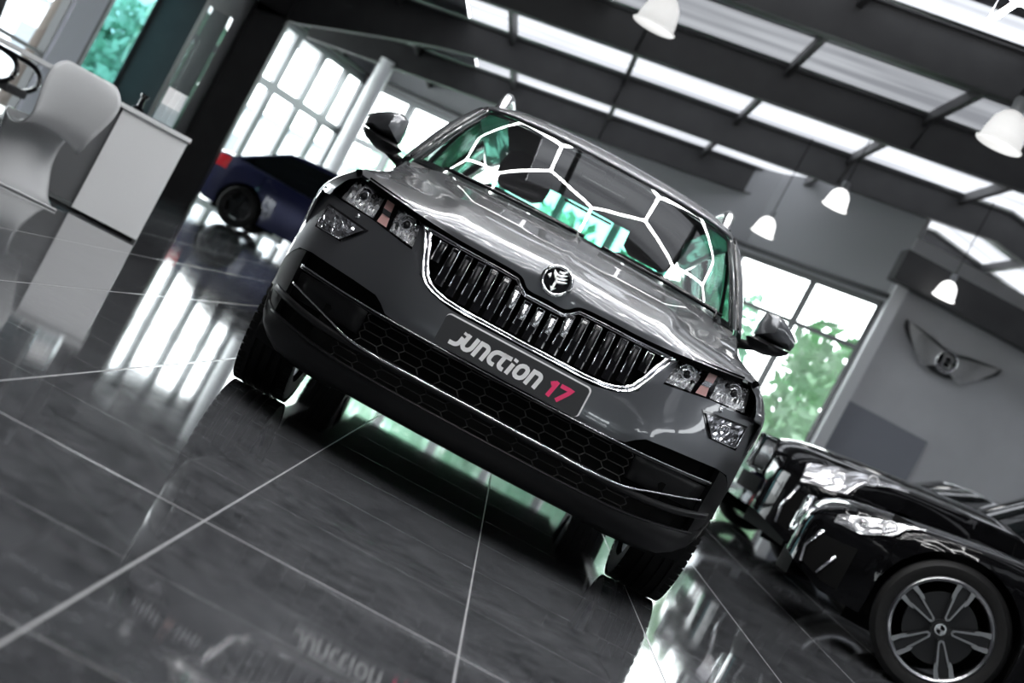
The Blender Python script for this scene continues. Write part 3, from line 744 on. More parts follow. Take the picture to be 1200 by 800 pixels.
# cabin
mb = MB(); mb.grid([[V(x, 1.10+.30*x*x+q[0], q[1]) for q in ((0, 1.02), (.02, 1.068), (.18, 1.075), (.42, 1.05), (.50, 1.0), (.52, .85), (.50, .5))] for x in [-.74+.074*k for k in range(21)]]); mb.build('dashboard', M['dash'], car)
mb = MB(); mb.box((0, 2.5, .55), (1.5, 2.6, .06)); mb.box((0, 1.32, .75), (1.4, .05, .5)); mb.build('cabin_floor', M['matt_black'], car)
for x in (-.36, .36):
    mb = MB(); rows = []
    for y, z, w, d in ((2.44, .60, .25, .07), (2.47, .80, .255, .06), (2.56, 1.05, .25, .05), (2.63, 1.20, .20, .045), (2.65, 1.24, .14, .03)):
        rows.append([V(x+math.cos(a)*w, y+math.sin(a)*d, z) for a in [2*PI*k/16 for k in range(16)]])
    mb.grid(rows, closed=True, capends=True); mb.box((x, 2.16, .60), (.50, .58, .16)); s = mb.build('front_seat', M['fabric'], car)
    mb = MB(); rows = []
    for z, w, d in ((1.25, .09, .03), (1.28, .135, .05), (1.36, .14, .055), (1.43, .125, .05), (1.455, .08, .03)):
        rows.append([V(x+math.cos(a)*w, 2.66+math.sin(a)*d, z) for a in [2*PI*k/16 for k in range(16)]])
    mb.grid(rows, closed=True, capends=True); mb.build('headrest', M['fabric'], s)
mb = MB(); mb.grid([[V(x, 3.45+.02*k, z) for k, z in enumerate((.6, .8, 1.0, 1.08))] for x in (-.62, -.3, 0, .3, .62)])
rs = mb.build('rear_seat', M['fabric'], car, solid=.12)
for x in (-.40, .40):
    mb = MB(); mb.lathe([(0, 1.24), (.10, 1.23), (.125, 1.17), (.11, 1.09), (0, 1.08)], 16, center=(x, 3.56, 0)); mb.build('headrest', M['fabric'], rs)
sw = V(-.36, 1.72, .98); tl = Matrix.Translation(sw) @ Matrix.Rotation(math.radians(66), 4, 'X')
mb = MB(); mb.tube([tl @ V(math.cos(2*PI*k/28)*.185, math.sin(2*PI*k/28)*.185, 0) for k in range(28)], .016, 8, closed=True)
for a in (0, PI, -PI/2): mb.tube([tl @ V(0, 0, 0), tl @ V(math.cos(a)*.18, math.sin(a)*.18, 0)], .02, 6)
mb.lathe([(0, .02), (.06, .015), (.065, -.02)], 14); nn = len(mb.v)-14*3
mb.v[nn:] = [tl @ q for q in mb.v[nn:]]; mb.build('steering_wheel', M['dash'], car)
mb = MB(); mb.grid([[V(x, 1.88+.02*k, 1.395+dz) for k, dz in ((0, -.035), (-1, -.02), (-1, .025), (0, .035), (2, .03), (2, -.03))] for x in (-.115, -.10, .10, .115)], closed=True, capends=True)
mb.box((0, 1.87, 1.45), (.04, .03, .06)); mb.build('rear_view_mirror', M['gloss_black'], car)
mb = MB(); mb.box((0, 2.95, 1.483), (1.04, 1.7, .02)); mb.build('headlining', mat('headlining', (.10, .10, .105), 0, .9), car)

# --- wheels
def wheel(x, y, sx, steer=0):
    T = Matrix.Translation(V(x, y, .335)) @ Matrix.Rotation(steer, 4, 'Z')
    mb = MB(); R_, W2 = .335, .105
    prof = [(.228, -W2*.75), (.245, -W2*.95), (.285, -W2), (.315, -W2*.97), (.328, -W2*.86), (.3345, -W2*.62)]
    for g in (-.055, -.02, .02, .055):
        prof += [(R_, g-.007), (R_-.009, g-.005), (R_-.009, g+.005), (R_, g+.007)]
    prof += [(.3345, W2*.62), (.328, W2*.86), (.315, W2*.97), (.285, W2), (.245, W2*.95), (.228, W2*.75)]
    mb.lathe(prof, 72, axis='X')
    # shoulder blocks
    for k in range(60):
        a = 2*PI*k/60
        for s in (-1, 1):
            mb.box(V(s*W2*.80, math.cos(a)*.3285, math.sin(a)*.3285), (.040, .026, .006), rx=a+PI/2)
    mb.v = [T @ p for p in mb.v]; w = mb.build('wheel', M['rubber'], car, angle=35)
    mb = MB(); s = sx
    mb.lathe([(.228, s*.078), (.222, s*.085), (.214, s*.070), (.200, s*.02), (.195, -s*.08), (.228, -s*.085)], 40, axis='X')
    for k in range(5):
        a0 = 2*PI*k/5
        for da in (-.16, .16):
            pts = [V(s*.060, math.cos(a0+da*.6)*.045, math.sin(a0+da*.6)*.045), V(s*.078, math.cos(a0+da)*.13, math.sin(a0+da)*.13), V(s*.070, math.cos(a0+da*1.2)*.216, math.sin(a0+da*1.2)*.216)]
            mb.tube(pts, [.018, .014, .016], 6)
    mb.lathe([(0, s*.078), (.03, s*.076), (.055, s*.062), (.055, s*.0)], 20, axis='X')
    mb.v = [T @ p for p in mb.v]; mb.build('rim', M['rim'], w, angle=40)
    mb = MB(); mb.lathe([(0, s*.02), (.15, s*.02), (.15, -s*.01), (0, -s*.01)], 30, axis='X'); mb.v = [T @ p for p in mb.v]; mb.build('brake_disc', M['satin'], w, angle=40)
for sx in (-1, 1):
    wheel(sx*.795, YF, sx); wheel(sx*.790, YR, sx)
# ------------------------------------------------------------------ the showroom
def Y(d): return d-DCAM
XL, XR, XRIDGE = -5.9, 13.0, 5.8
def zbot(x): return 4.45+.15*(XRIDGE-abs(x-XRIDGE))     # underside of the rafters
DECK = .53
def zdeck(x): return zbot(x)+DECK
mb = MB(); mb.add([(-7.2, Y(-9), 0), (XR, Y(-9), 0), (XR, Y(34.2), 0), (-7.2, Y(34.2), 0)], [[0, 1, 2, 3]])
struct(mb.build('floor', M['floor'], smooth=False))
# facade: corner points in plan (x, distance), front glass runs round the bay
FP = [(-6.95, 24.4), (-6.66, 30.3), (-5.31, 33.2), (2.88, 28.3), (4.93, 25.25)]
# roof: metal deck in strips leaving slots for translucent rooflights in front of each frame
FR = [-7.3, -2.8, 1.7, 6.2, 10.7, 15.5, 19.7, 24.2, 28.6]
slots = [(f-(.95 if f == 15.5 else 1.75), f-.12) for f in FR]
def slot_left(f): return -2.9 if f > 20 else -.9  # nearer strips cut short on the left to darken the floor reflection
lo = -9.0; strips = []
for a, b in slots: strips.append((lo, a)); lo = b
strips.append((lo, 35))
mb = MB()
for a, b in strips:
    for x0, x1 in ((-7.2, XRIDGE), (XRIDGE, XR+.2)):
        ny = max(1, int((b-a)/.6))
        mb.grid([[V(x0, Y(a+(b-a)*k/ny), zdeck(x0)), V(x1, Y(a+(b-a)*k/ny), zdeck(x1))] for k in range(ny+1)])
for a, b in slots:                                       # solid bays between the rooflights
    for x0, x1 in ((-7.2, slot_left(b)), (XR-1.6, XR+.2)):
        mb.grid([[V(x0, Y(a), zdeck(x0)), V(x1, Y(a), zdeck(x1))], [V(x0, Y(b), zdeck(x0)), V(x1, Y(b), zdeck(x1))]])
struct(mb.build('ceiling', M['deck'], smooth=False, recalc=False))
k_ = 0
for a, b in slots:
    mb = MB()
    for x0, x1 in ((slot_left(b), XRIDGE), (XRIDGE, XR-1.6)):
        mb.grid([[V(x0, Y(a-.2), zdeck(x0)+.02), V(x1, Y(a-.2), zdeck(x1)+.02)], [V(x0, Y(b+.2), zdeck(x0)+.02), V(x1, Y(b+.2), zdeck(x1)+.02)]])
    k_ += 1; struct(mb.build('window_%d' % (10+k_), M['rooflight_fill' if b < 8 else 'rooflight_dim' if 19 < b < 20 else 'rooflight'], smooth=False))
# purlins along the depth
mb = MB()
x = -.35-1.8*3
while x < XR:
    za = zdeck(x)-.085; mb.box((x, Y(13), za), (.07, 44, .16)); x += 1.8
struct(mb.build('trim_1', M['steel'], smooth=False))
# portal frames
def frame(d, left=True, right=True):
    h = .50; t = .20; yy = Y(d)
    mb = MB()
    def bottom(x):
        z = zbot(x)
        if left and x < -2.7: z -= .46*min(1, (-2.7-x)/2.6)**1.2
        if x > XR-4.5: z -= .6*((x-XR+4.5)/4.5)**1.2
        return z
    xs = [XL+.02, -5.2, -4.5, -3.8, -3.1, -2.6, -1, 1, 3.5, XRIDGE, 8.5, 9.5, 10.5, 11.5, 12.4, XR]
    for zo, th, wd in ((None, 0, .05),):
        mb.grid([[V(x, yy-wd/2, bottom(x)), V(x, yy-wd/2, zbot(x)+h), V(x, yy+wd/2, zbot(x)+h), V(x, yy+wd/2, bottom(x))] for x in xs], closed=True, capends=True)
    mb.grid([[V(x, yy-t/2, bottom(x)), V(x, yy-t/2, bottom(x)+.022), V(x, yy+t/2, bottom(x)+.022), V(x, yy+t/2, bottom(x))] for x in xs], closed=True, capends=True)
    mb.grid([[V(x, yy-t/2, zbot(x)+h-.022), V(x, yy-t/2, zbot(x)+h), V(x, yy+t/2, zbot(x)+h), V(x, yy+t/2, zbot(x)+h-.022)] for x in xs], closed=True, capends=True)
    if left:
        zc = zbot(XL)-.3; x0, x1 = XL+.02, XL+.58
        mb.box(((x0+x1)/2, yy, zc/2), (x1-x0, .05, zc)); mb.box((x1-.01, yy, zc/2), (.02, t, zc)); mb.box((x0+.01, yy, zc/2), (.02, t, zc))
        mb.box((x1-.05, yy, zc+.1), (.03, t, .5))
    x = -.35
    while x < XR-1:                                        # fly braces down from the purlins
        mb.tube([(x, yy-.42, zdeck(x)-.16), (x, yy-.03, zbot(x)+.06)], .022, 5); x += 3.6
    return mb
for i, f in enumerate(FR):
    struct(frame(f, left=f < 25 and f != 15.5).build('trim_%d' % (2+i), M['steel'], smooth=False))

def wallquad(p0, p1, z0, z1, th=.12):
    """vertical slab between two plan points (x, d); z1 may be a pair"""
    (xa, da), (xb, db) = p0, p1
    za, zb_ = z1 if isinstance(z1, (tuple, list)) else (z1, z1)
    n = Vector((-(db-da), xb-xa, 0)).normalized()*th
    mb = MB(); pts = [V(xa, Y(da), z0), V(xb, Y(db), z0), V(xb, Y(db), zb_), V(xa, Y(da), za)]
    mb.prism(pts, (0, 0, 0), n); return mb
# left wall (dark), with window 1 and the teal glazed door 1
TZ = 2.75
mb = wallquad((XL, 18.05), (XL, 18.25), 0, TZ); 
for a, b, z0, z1 in ((-9, 11.6, 0, 4.1), (11.6, 16.9, TZ, 4.1), (16.9, 18.2, TZ, 4.1), (18.2, 20.05, TZ, 4.1), (20.05, 24.32, 0, 4.1)):
    q = wallquad((XL, a), (XL, b), z0, z1); mb.add(q.v, q.f)
q = wallquad((XL, 24.2), (-7.0, 24.2), 0, 3.95); mb.add(q.v, q.f)
struct(mb.build('wall_left', M['wall_dark'], smooth=False))
struct(wallquad((XL+.03, 17.05), (XL+.03, 17.98), 0, TZ, .14).build('trim_20', M['wall_mid'], smooth=False))
def glazing(name, p0, p1, z0, z1, cols, trans, fm, pane, fw=.07, fd=.09):
    (xa, da), (xb, db) = p0, p1; A, B = V(xa, Y(da), 0), V(xb, Y(db), 0); L_ = (B-A).length; ang = math.atan2(B.y-A.y, B.x-A.x)
    za, zb_ = z1 if isinstance(z1, (tuple, list)) else (z1, z1)
    mb = MB()
    for c in cols:
        q = A.lerp(B, c); zt = za+(zb_-za)*c; mb.box((q.x, q.y, (z0+zt)/2), (fw, fd, zt-z0), rz=ang)
    for z in trans:
        mb.box(((A.x+B.x)/2, (A.y+B.y)/2, z), (L_, fd*.9, fw*.85), rz=ang)
    mb.box(((A.x+B.x)/2, (A.y+B.y)/2, z0+.04), (L_, fd, .08), rz=ang)
    m = (A+B)/2
    mb.prism([A+V(0, 0, za-.1), B+V(0, 0, zb_-.1), B+V(0, 0, zb_), A+V(0, 0, za)], Vector((-(B.y-A.y), B.x-A.x, 0)).normalized()*-.05, Vector((-(B.y-A.y), B.x-A.x, 0)).normalized()*.05)
    o = struct(mb.build(name, fm, smooth=False))
    mb = MB(); mb.add([A+V(0, 0, z0), B+V(0, 0, z0), B+V(0, 0, zb_), A+V(0, 0, za)], [[0, 1, 2, 3]])
    mb.build('pane', pane, o, smooth=False); return o
glazing('window_1', (XL-.04, 11.6), (XL-.04, 16.98), 0, TZ, (0, .33, .66, 1), (.89,), M['alu_dark'], M['pane'], fw=.05)
glazing('door_1', (XL-.04, 18.2), (XL-.04, 20.05), 0, TZ, (0, 1), (.92,), M['alu'], M['teal_pane'], fw=.11)
# facade glazing
def zf(x): return zdeck(x)
ZH = 3.83
def along(p, q, x): return (x-p[0])/(q[0]-p[0])
glazing('window_2', FP[0], FP[1], 0, ZH, (0, .5, 1), (2.62,), M['alu'], M['pane'])
def u_on(seg, u):                                          # fraction along a facade segment where image column u falls
    (xa, da), (xb, db) = seg; s = u/FPX; return (s*da-xa)/((xb-xa)-s*(db-da))
sg1 = (FP[1], FP[2]); glazing('window_3', *sg1, 0, ZH, [u_on(sg1, u) for u in (-388, -352, -320)]+[1], (2.62,), M['alu'], M['pane'], fw=.20)
sg2 = (FP[2], FP[3]); glazing('window_4', *sg2, 0, ZH, [0]+[u_on(sg2, u) for u in (-232, -165, -95, -25, 45, 115)]+[1], (2.62,), M['alu'], M['pane'], fw=.16)
sg3 = (FP[3], FP[4]); glazing('window_5', *sg3, 0, (ZH+.02, ZH+.02), [0, u_on(sg3, 279), 1], (3.0,), M['alu_dark'], M['pane'], fw=.09)
mb = MB()                                                   # header panel between glass and roof
for p0, p1 in zip(FP, FP[1:]):
    q = wallquad(p0, p1, ZH, (zdeck(p0[0]), zdeck(p1[0])), .1); mb.add(q.v, q.f)
struct(mb.build('wall_back', M['header'], smooth=False))
mb = MB()
for p0, p1 in zip(FP[1:], FP[2:]):                           # track rail under the header
    mb.tube([V(p0[0], Y(p0[1])-.25, ZH+.10), V(p1[0], Y(p1[1])-.25, ZH+.10)], .045, 6)
struct(mb.build('trim_21', M['alu_dark'], smooth=False))
# right wall with the winged badge
wr = wallquad((4.93, 25.2), (XR, 25.2), 0, 5.0); q = wallquad((XR, 25.2), (XR, -9), 0, 4.3); wr.add(q.v, q.f)
struct(wr.build('wall_right', M['wall_grey'], smooth=False))
mb = MB(); mb.box((5.9+3, Y(24.7), 4.40), (8.3, .5, .5)); struct(mb.build('trim_22', M['steel'], smooth=False))
mb = MB(); mb.box((5.03, Y(24.95), 2.15), (.19, .19, 4.3)); struct(mb.build('trim_23', M['post'], bevel=.01, smooth=False))
mb = MB(); mb.box((5.84, Y(25.16), 1.10), (1.50, .06, 2.20)); d2 = struct(mb.build('door_2', M['door_grey'], bevel=.01, smooth=False))
mb = MB(); mb.tube([(6.45, Y(25.11), 1.0), (6.45, Y(25.05), 1.0), (6.33, Y(25.05), 1.0)], .012, 6); mb.build('door_handle', M['satin'], d2)
mb = MB(); mb.lathe([(.15, 0), (.15, 3.9)], 24, center=(-4.36, Y(28.6), 0)); mb.lathe([(.22, 0), (.22, .03), (.15, .03)], 24, center=(-4.36, Y(28.6), 0)); struct(mb.build('trim_24', M['post'], angle=40))
# wall behind the camera, with three window openings letting daylight on to the car
mb = MB()
zt = 5.9
holes = [(-4.6, -2.9, 1.2, 2.6), (1.6, 3.2, 1.6, 2.8), (6.0, 8.6, 1.0, 2.8)]
xs = [XL]+[v for h in holes for v in h[:2]]+[XR]
for i in range(0, len(xs), 2): q = wallquad((xs[i], -9), (xs[i+1], -9), 0, zt); mb.add(q.v, q.f)
for a, b, z0, z1 in holes:
    for s0, s1 in ((0, z0), (z1, zt)): q = wallquad((a, -9), (b, -9), s0, s1); mb.add(q.v, q.f)
struct(mb.build('wall_front', M['wall_dark'], smooth=False))
for i, (a, b, z0, z1) in enumerate(holes): glazing('window_%d' % (6+i), (a, -9), (b, -9), z0, z1, (0, .5, 1), (), M['alu_dark'], M['pane'])

# ------------------------------------------------------------------ hexagon lamp over the car
HZ = 3.4
HX = empty('hexagon_ceiling_light', (CARX, 0, HZ), 0, 'suspended honeycomb grid of white LED tubes above the grey SUV', 'ceiling light')
A_ = .56; W_ = A_*math.sqrt(3)
edges = set()
cells = []
for r in range(-2, 6):
    yc = 2.55+.84*(r-4)
    for c in range(-3, 4):
        xc = c*W_+(W_/2 if r % 2 == 0 else 0)
        if abs(xc) < (1.6 if r > 0 else 1.2): cells.append((xc, yc))
for xc, yc in cells:
    pt = [(round(xc+A_*math.sin(PI/3*k), 3), round(yc+A_*math.cos(PI/3*k), 3)) for k in range(6)]
    for k in range(6):
        a, b = sorted((pt[k], pt[(k+1) % 6])); edges.add((a, b))
# merge almost equal keys
def kk(p): return (round(p[0]/.02), round(p[1]/.02))
E_ = {}
for a, b in edges: E_[tuple(sorted((kk(a), kk(b))))] = (a, b)
E_ = sorted(E_.values(), key=lambda e: -(e[0][1]+e[1][1]))
def hextube(mb, a, b):
    d = V(b[0]-a[0], b[1]-a[1], 0); n = d.normalized(); L_ = d.length-.012; c = V((a[0]+b[0])/2, (a[1]+b[1])/2, 0)
    mb.box(c, (L_, .028, .028), rz=math.atan2(d.y, d.x))
for a, b in E_[:100]:
    mb = MB(); hextube(mb, a, b); mb.build('light_tube', M['led'], HX, bevel=.006, smooth=False)
if E_[100:]:
    mb = MB()
    for a, b in E_[100:]: hextube(mb, a, b)
    mb.build('further_light_tubes', M['led'], HX, smooth=False)['kind'] = 'stuff'
nodes = {}
for a, b in E_: nodes[kk(a)] = a; nodes[kk(b)] = b
for x, y in ((-1.2, -.4), (1.2, -.4), (-1.2, 3.6), (1.2, 3.6)):
    p_ = min(nodes.values(), key=lambda q: (q[0]-x)**2+(q[1]-y)**2)
    mb = MB(); mb.tube([(p_[0], p_[1], .01), (p_[0], p_[1], zdeck(p_[0])-HZ)], .004, 5); mb.build('suspension_cable', M['satin'], HX)

# ------------------------------------------------------------------ pendant lamps
def pendant(px, py, d, h, label, hot, ry=0):
    p_ = at(px, py, d)
    r = empty('pendant_lamp', p_, 0, label, 'pendant lamp', 'white dome pendant lamps under the roof')
    s = h
    mb = MB(); mb.lathe([(.235*s, -.20*s), (.245*s, -.185*s), (.215*s, -.165*s), (.205*s, -.08*s), (.17*s, .06*s), (.11*s, .14*s), (.06*s, .17*s), (.0, .175*s)], 32)
    mb.lathe([(.235*s, -.20*s), (.20*s, -.165*s), (.19*s, -.08*s), (.155*s, .05*s), (.05*s, .15*s), (0, .152*s)], 32)
    mb.build('lamp_shade', M['shade_hot' if hot else 'shade'], r, angle=50)
    mb = MB(); mb.lathe([(0, .175*s), (.065*s, .172*s), (.07*s, .30*s), (.05*s, .33*s), (0, .33*s)], 20); mb.build('lamp_holder', M['alu'], r, angle=40)
    mb = MB(); mb.tube([(0, 0, .33*s), (0, 0, zdeck(p_.x)-p_.z)], .008, 6); mb.build('cord', M['matt_black'], r)
    return r
pendant(776, 13, 13.2, .80, 'white pendant lamp cut by the top edge above the SUV roof', False)
pendant(1180, 150, 12.4, .80, 'large white pendant lamp at right edge under the dark beam', False)
pendant(983, 232, 22.5, .78, 'glowing pendant lamp right of the SUV roof, higher of two close together', True)
pendant(898, 264, 24.0, .76, 'glowing pendant lamp just above the SUV roof corner and window', True)
pendant(1110, 339, 24.0, .76, 'glowing pendant lamp above the winged wall badge', True)

# ------------------------------------------------------------------ winged wall badge
bc = at(1110, 424, 25.0); bc.y = Y(25.10)
bd = empty('winged_badge', bc, 0, 'chrome winged badge with a letter B on the grey wall', 'badge')
mb = MB()
for s in (-1, 1):
    for k in range(9):
        t = k/8; L_ = .70-.42*t**1.3; z0 = .215-.043*k-.06*t
        mb.prism([V(s*.10, 0, z0*.55+.02), V(s*(.16+L_*.45), 0, z0*.95+.012), V(s*(.12+L_), 0, z0*1.05+.05*(1-t)+.02), V(s*(.10+L_*.93), 0, z0*1.05-.012), V(s*(.15+L_*.45), 0, z0*.95-.022), V(s*.10, 0, z0*.55-.012)], (0, -.03, 0), (0, .03, 0))
mb.build('wing', M['bright'], bd, smooth=False, bevel=.004)
mb = MB()
ol = [(0, .20), (.13, .19), (.30, .24), (.56, .275), (.86, .31), (.84, .20), (.72, .08), (.50, -.07), (.30, -.17), (.12, -.235), (0, -.24)]
mb.prism([V(x, .04, z) for x, z in ol]+[V(-x, .04, z) for x, z in ol[::-1][1:-1]], (0, 0, 0), (0, .04, 0)); mb.build('backing_plate', M['alu_dark'], bd, smooth=False)
mb = MB(); mb.lathe([(0, -.05), (.165, -.05), (.165, .0), (0, .0)], 36, axis='Y'); disc = mb.build('disc', M['gloss_black'], bd, angle=30)
mb = MB(); mb.tube([(math.cos(2*PI*k/36)*.17, -.05, math.sin(2*PI*k/36)*.17) for k in range(36)], .02, 6, closed=True); mb.build('ring', M['chrome'], disc)
mb = MB()
for st in ([(-.055, -.10), (-.055, .10)], [(-.085, .10), (.02, .10)]+arc(.02, .052, .055, .048, 90, -90)+[(-.05, .004)], [(-.05, .004), (.03, .004)]+arc(.03, -.048, .062, .052, 90, -90)+[(-.085, -.10)]):
    ribbon(mb, st, .036, (0, -.052, 0), (1, 0, 0), (0, 0, 1), (0, -1, 0), .012)
mb.build('letter', M['bright'], disc, smooth=False)

# ------------------------------------------------------------------ other cars
def make_car(name, label, paint, loc, rz, P, scale=1.0, group=None, detail=True):
    """rz = 0 : nose towards -x, near side towards -y (the car's length runs along +x)"""
    root = empty(name, loc, rz, label, 'car', group)
    L_, W_ = P['L'], P['W']; wf, wr_ = P['wf'], P['wr']; AR_, RW = P.get('AR', .37), P.get('RW', .335)
    top, sh, plan, zb0 = P['top'], P['shoulder'], P['plan'], P.get('zb', .22)
    def arch_(l):
        zb = interp([(0, zb0+.10), (.25, zb0), (L_-.3, zb0), (L_, zb0+.18)], l)
        for c in (wf, wr_):
            if abs(l-c) < AR_: zb = max(zb, RW+math.sqrt(AR_**2-(l-c)**2))
        return zb
    NS, NT = 9, 8
    def sec(l, t):
        """t 0..1 from sill over the shoulder to the centre line -> half width, z"""
        w = sinterp(plan, l)*W_/2; zs = sinterp(sh, l); zt = sinterp(top, l); zb = arch_(l)
        zb = min(zb, zs-.06)
        if t <= .6:
            s = t/.6; z = zb+(zs-zb)*s
            wz = w*sinterp([(.15, .955), (.35, .985), (.55, 1.0), (.75, .985), (.95, .93), (1.1, .90)], z*(.95/max(zs, .5))**.5)
            if s > .8: wz -= w*.035*((s-.8)/.2)**2
            return wz, z
        s = (t-.6)/.4; w0 = w*.93*.97
        return w0*(1-s), zs+(zt-zs)*math.sin(s*PI/2)**.8
    ts = [.6*k/NS for k in range(NS+1)]+[.6+.4*(k/NT) for k in range(1, NT+1)]
    ls = sorted(set([0, .02, .05, .1, .16, .25]+[L_*k/50 for k in range(2, 49)]+[c-AR_*math.cos(PI*k/16) for c in (wf, wr_) for k in range(17)]+[L_-.16, L_-.08, L_-.03, L_]))
    rows = []
    for l in ls:
        half = [sec(l, t) for t in ts]
        rows.append([V(l, -w, z) for w, z in half]+[V(l, w, z) for w, z in half[::-1][1:]])
    mb = MB(); mb.grid(rows)
    for k, r in ((0, rows[0]), (1, rows[-1])): mb.add(r, [list(range(len(r)))])
    mb.build('body', paint, root, angle=38)
    def onbody(l, t, s=-1, off=.006):
        w, z = sec(l, t); w2, z2 = sec(l, min(1, t+.02)); dw, dz = w2-w, z2-z; n = Vector((0, dz, -dw))
        n = n.normalized() if n.length > 1e-6 else Vector((0, 1, 0))
        return V(l, s*(w+n.y*off), z-n.z*off if False else z+abs(n.z)*off)
    root_on = onbody
    # glasshouse
    g = P['glass']        # list of (l, z, half-width) for belt front->rear and roof line
    (lb0, lt0, lt1, lb1) = g['l']; zb_, zr = g['zbelt'], g['zroof']; wb, wt = g['wb'], g['wt']
    def belt(s): l = lb0+(lb1-lb0)*s; return V(l, 0, sinterp(sh, l)-.01 if False else max(sinterp(sh, l), zb_-.02))
    nn = 14; mbg = MB(); mbr = MB(); rows = []; roofrows = []
    for k in range(nn+1):
        s = k/nn; l = lt0+(lt1-lt0)*s; cz = zr-.05*(2*s-1)**2*(1 if s > .5 else .5)
        roofrows.append([V(l, -wt, cz-.05), V(l, -wt*.9, cz-.02), V(l, -wt*.5, cz-.002), V(l, 0, cz+.004), V(l, wt*.5, cz-.002), V(l, wt*.9, cz-.02), V(l, wt, cz-.05)])
    mbr.grid(roofrows)
    for s in (-1, 1):                                         # roof side rails run down as pillars
        a = V(lb0+.25, s*wb, zb_); b = V(lt0, s*wt, roofrows[0][0].z); c = V(lt1, s*wt, roofrows[-1][0].z); d = V(lb1-.15, s*wb*.95, zb_)
        mbr.tube([a, b, V((lt0+lt1)/2, s*wt, zr-.045), c, d], .032, 6)
    mbr.build('roof', paint, root, angle=50, solid=.02)
    f0 = roofrows[0]; r0 = roofrows[-1]
    front = [V(lb0+.28*(abs(q.y)/wt)**2, q.y/wt*wb, zb_) for q in f0]; rear = [V(lb1-.18*(abs(q.y)/wt)**2, q.y/wt*wb*.95, zb_) for q in r0]
    mbg.grid([front, [(a+b)/2+V(-.02, 0, .03) for a, b in zip(front, f0)], f0]); mbg.build('windscreen', M['dark_glass'], root)
    mbg = MB(); mbg.grid([rear, [(a+b)/2+V(.02, 0, .03) for a, b in zip(rear, r0)], r0]); mbg.build('rear_window', M['dark_glass'], root)
    for s in (-1, 1):
        mbg = MB(); n = 10; low = []; up = []
        for k in range(n+1):
            t = k/n; low.append(V(lb0+.30+(lb1-lb0-.5)*t, s*(wb+.005), zb_-.02)); 
            l = lb0+.30+(lb1-lb0-.5)*t
            z = interp([(lb0+.28, zb_), (lt0, zr-.06), ((lt0+lt1)/2, zr-.045), (lt1, zr-.09), (lb1-.2, zb_)], l); f = (z-zb_)/(zr-zb_)
            up.append(V(l, s*(wb+(wt-wb)*f), z))
        mbg.grid([low, [(a+b)/2 for a, b in zip(low, up)], up]); mbg.build('side_window', M['dark_glass'], root)
        mbg = MB(); mbg.tube([q+V(0, s*.006, .0) for q in low], .011, 5); mbg.build('window_trim', M['satin'] if P.get('brightline') else M['gloss_black'], root)
        mbm = MB(); yq = s*(wb+.14); lm = lb0+.50
        mbm.grid([[V(lm+dx, yq+s*dy*.11, zb_+.09+dz*.07*k2) for dy, dz in ((-1, 0), (-.7, .8), (.2, .9), (.9, .4), (1, -.2), (.6, -.8), (-.6, -.7))] for dx, k2 in ((-.06, .5), (-.03, .95), (.05, 1), (.09, .9))], closed=True, capends=True)
        mbm.tube([(lm+.04, s*(wb-.02), zb_+.02), (lm+.03, yq-s*.04, zb_+.05)], .022, 6); mbm.build('door_mirror', paint, root)
        if detail:
            mbm = MB()
            for lx in P.get('seams', ()):
                mbm.tube([onbody(lx, t, s, .001) for t in [.03+.55*k/10 for k in range(11)]], .004, 4)
            if P.get('seams'): mbm.build('door_seam', M['matt_black'], root)
            for lx in P.get('handles', ()):
                mbm = MB(); mbm.tube([onbody(lx+dx, .47, s, o_) for dx, o_ in ((-.1, .0), (-.08, .03), (.06, .03), (.08, .0))], .012, 6); mbm.build('door_handle', paint, root)
    # dark underside
    mb = MB(); mb.box((L_/2, 0, .33), (L_-.5, W_*.70, .22)); mb.box(((wf+wr_)/2, 0, .42), (wr_-wf-.75, W_*.92, .38)); mb.build('underbody', M['matt_black'], root, smooth=False)
    for s in (-1, 1):
        for c in (wf, wr_):
            mb = MB(); mb.grid([[V(c-math.cos(PI*k/14)*(AR_+.005), s*(W_/2-.32), RW+math.sin(PI*k/14)*(AR_+.005)), V(c-math.cos(PI*k/14)*(AR_+.005), s*(W_/2-.05), RW+math.sin(PI*k/14)*(AR_+.005))] for k in range(15)])
            mb.box((c, s*(W_/2-.33), .45), (.9, .02, .6)); mb.build('wheel_arch_liner', M['matt_black'], root)
            simple_wheel(root, V(c, s*(W_/2-.125), RW), s, RW, P, s == -1 and detail)
    return root, sec, onbody

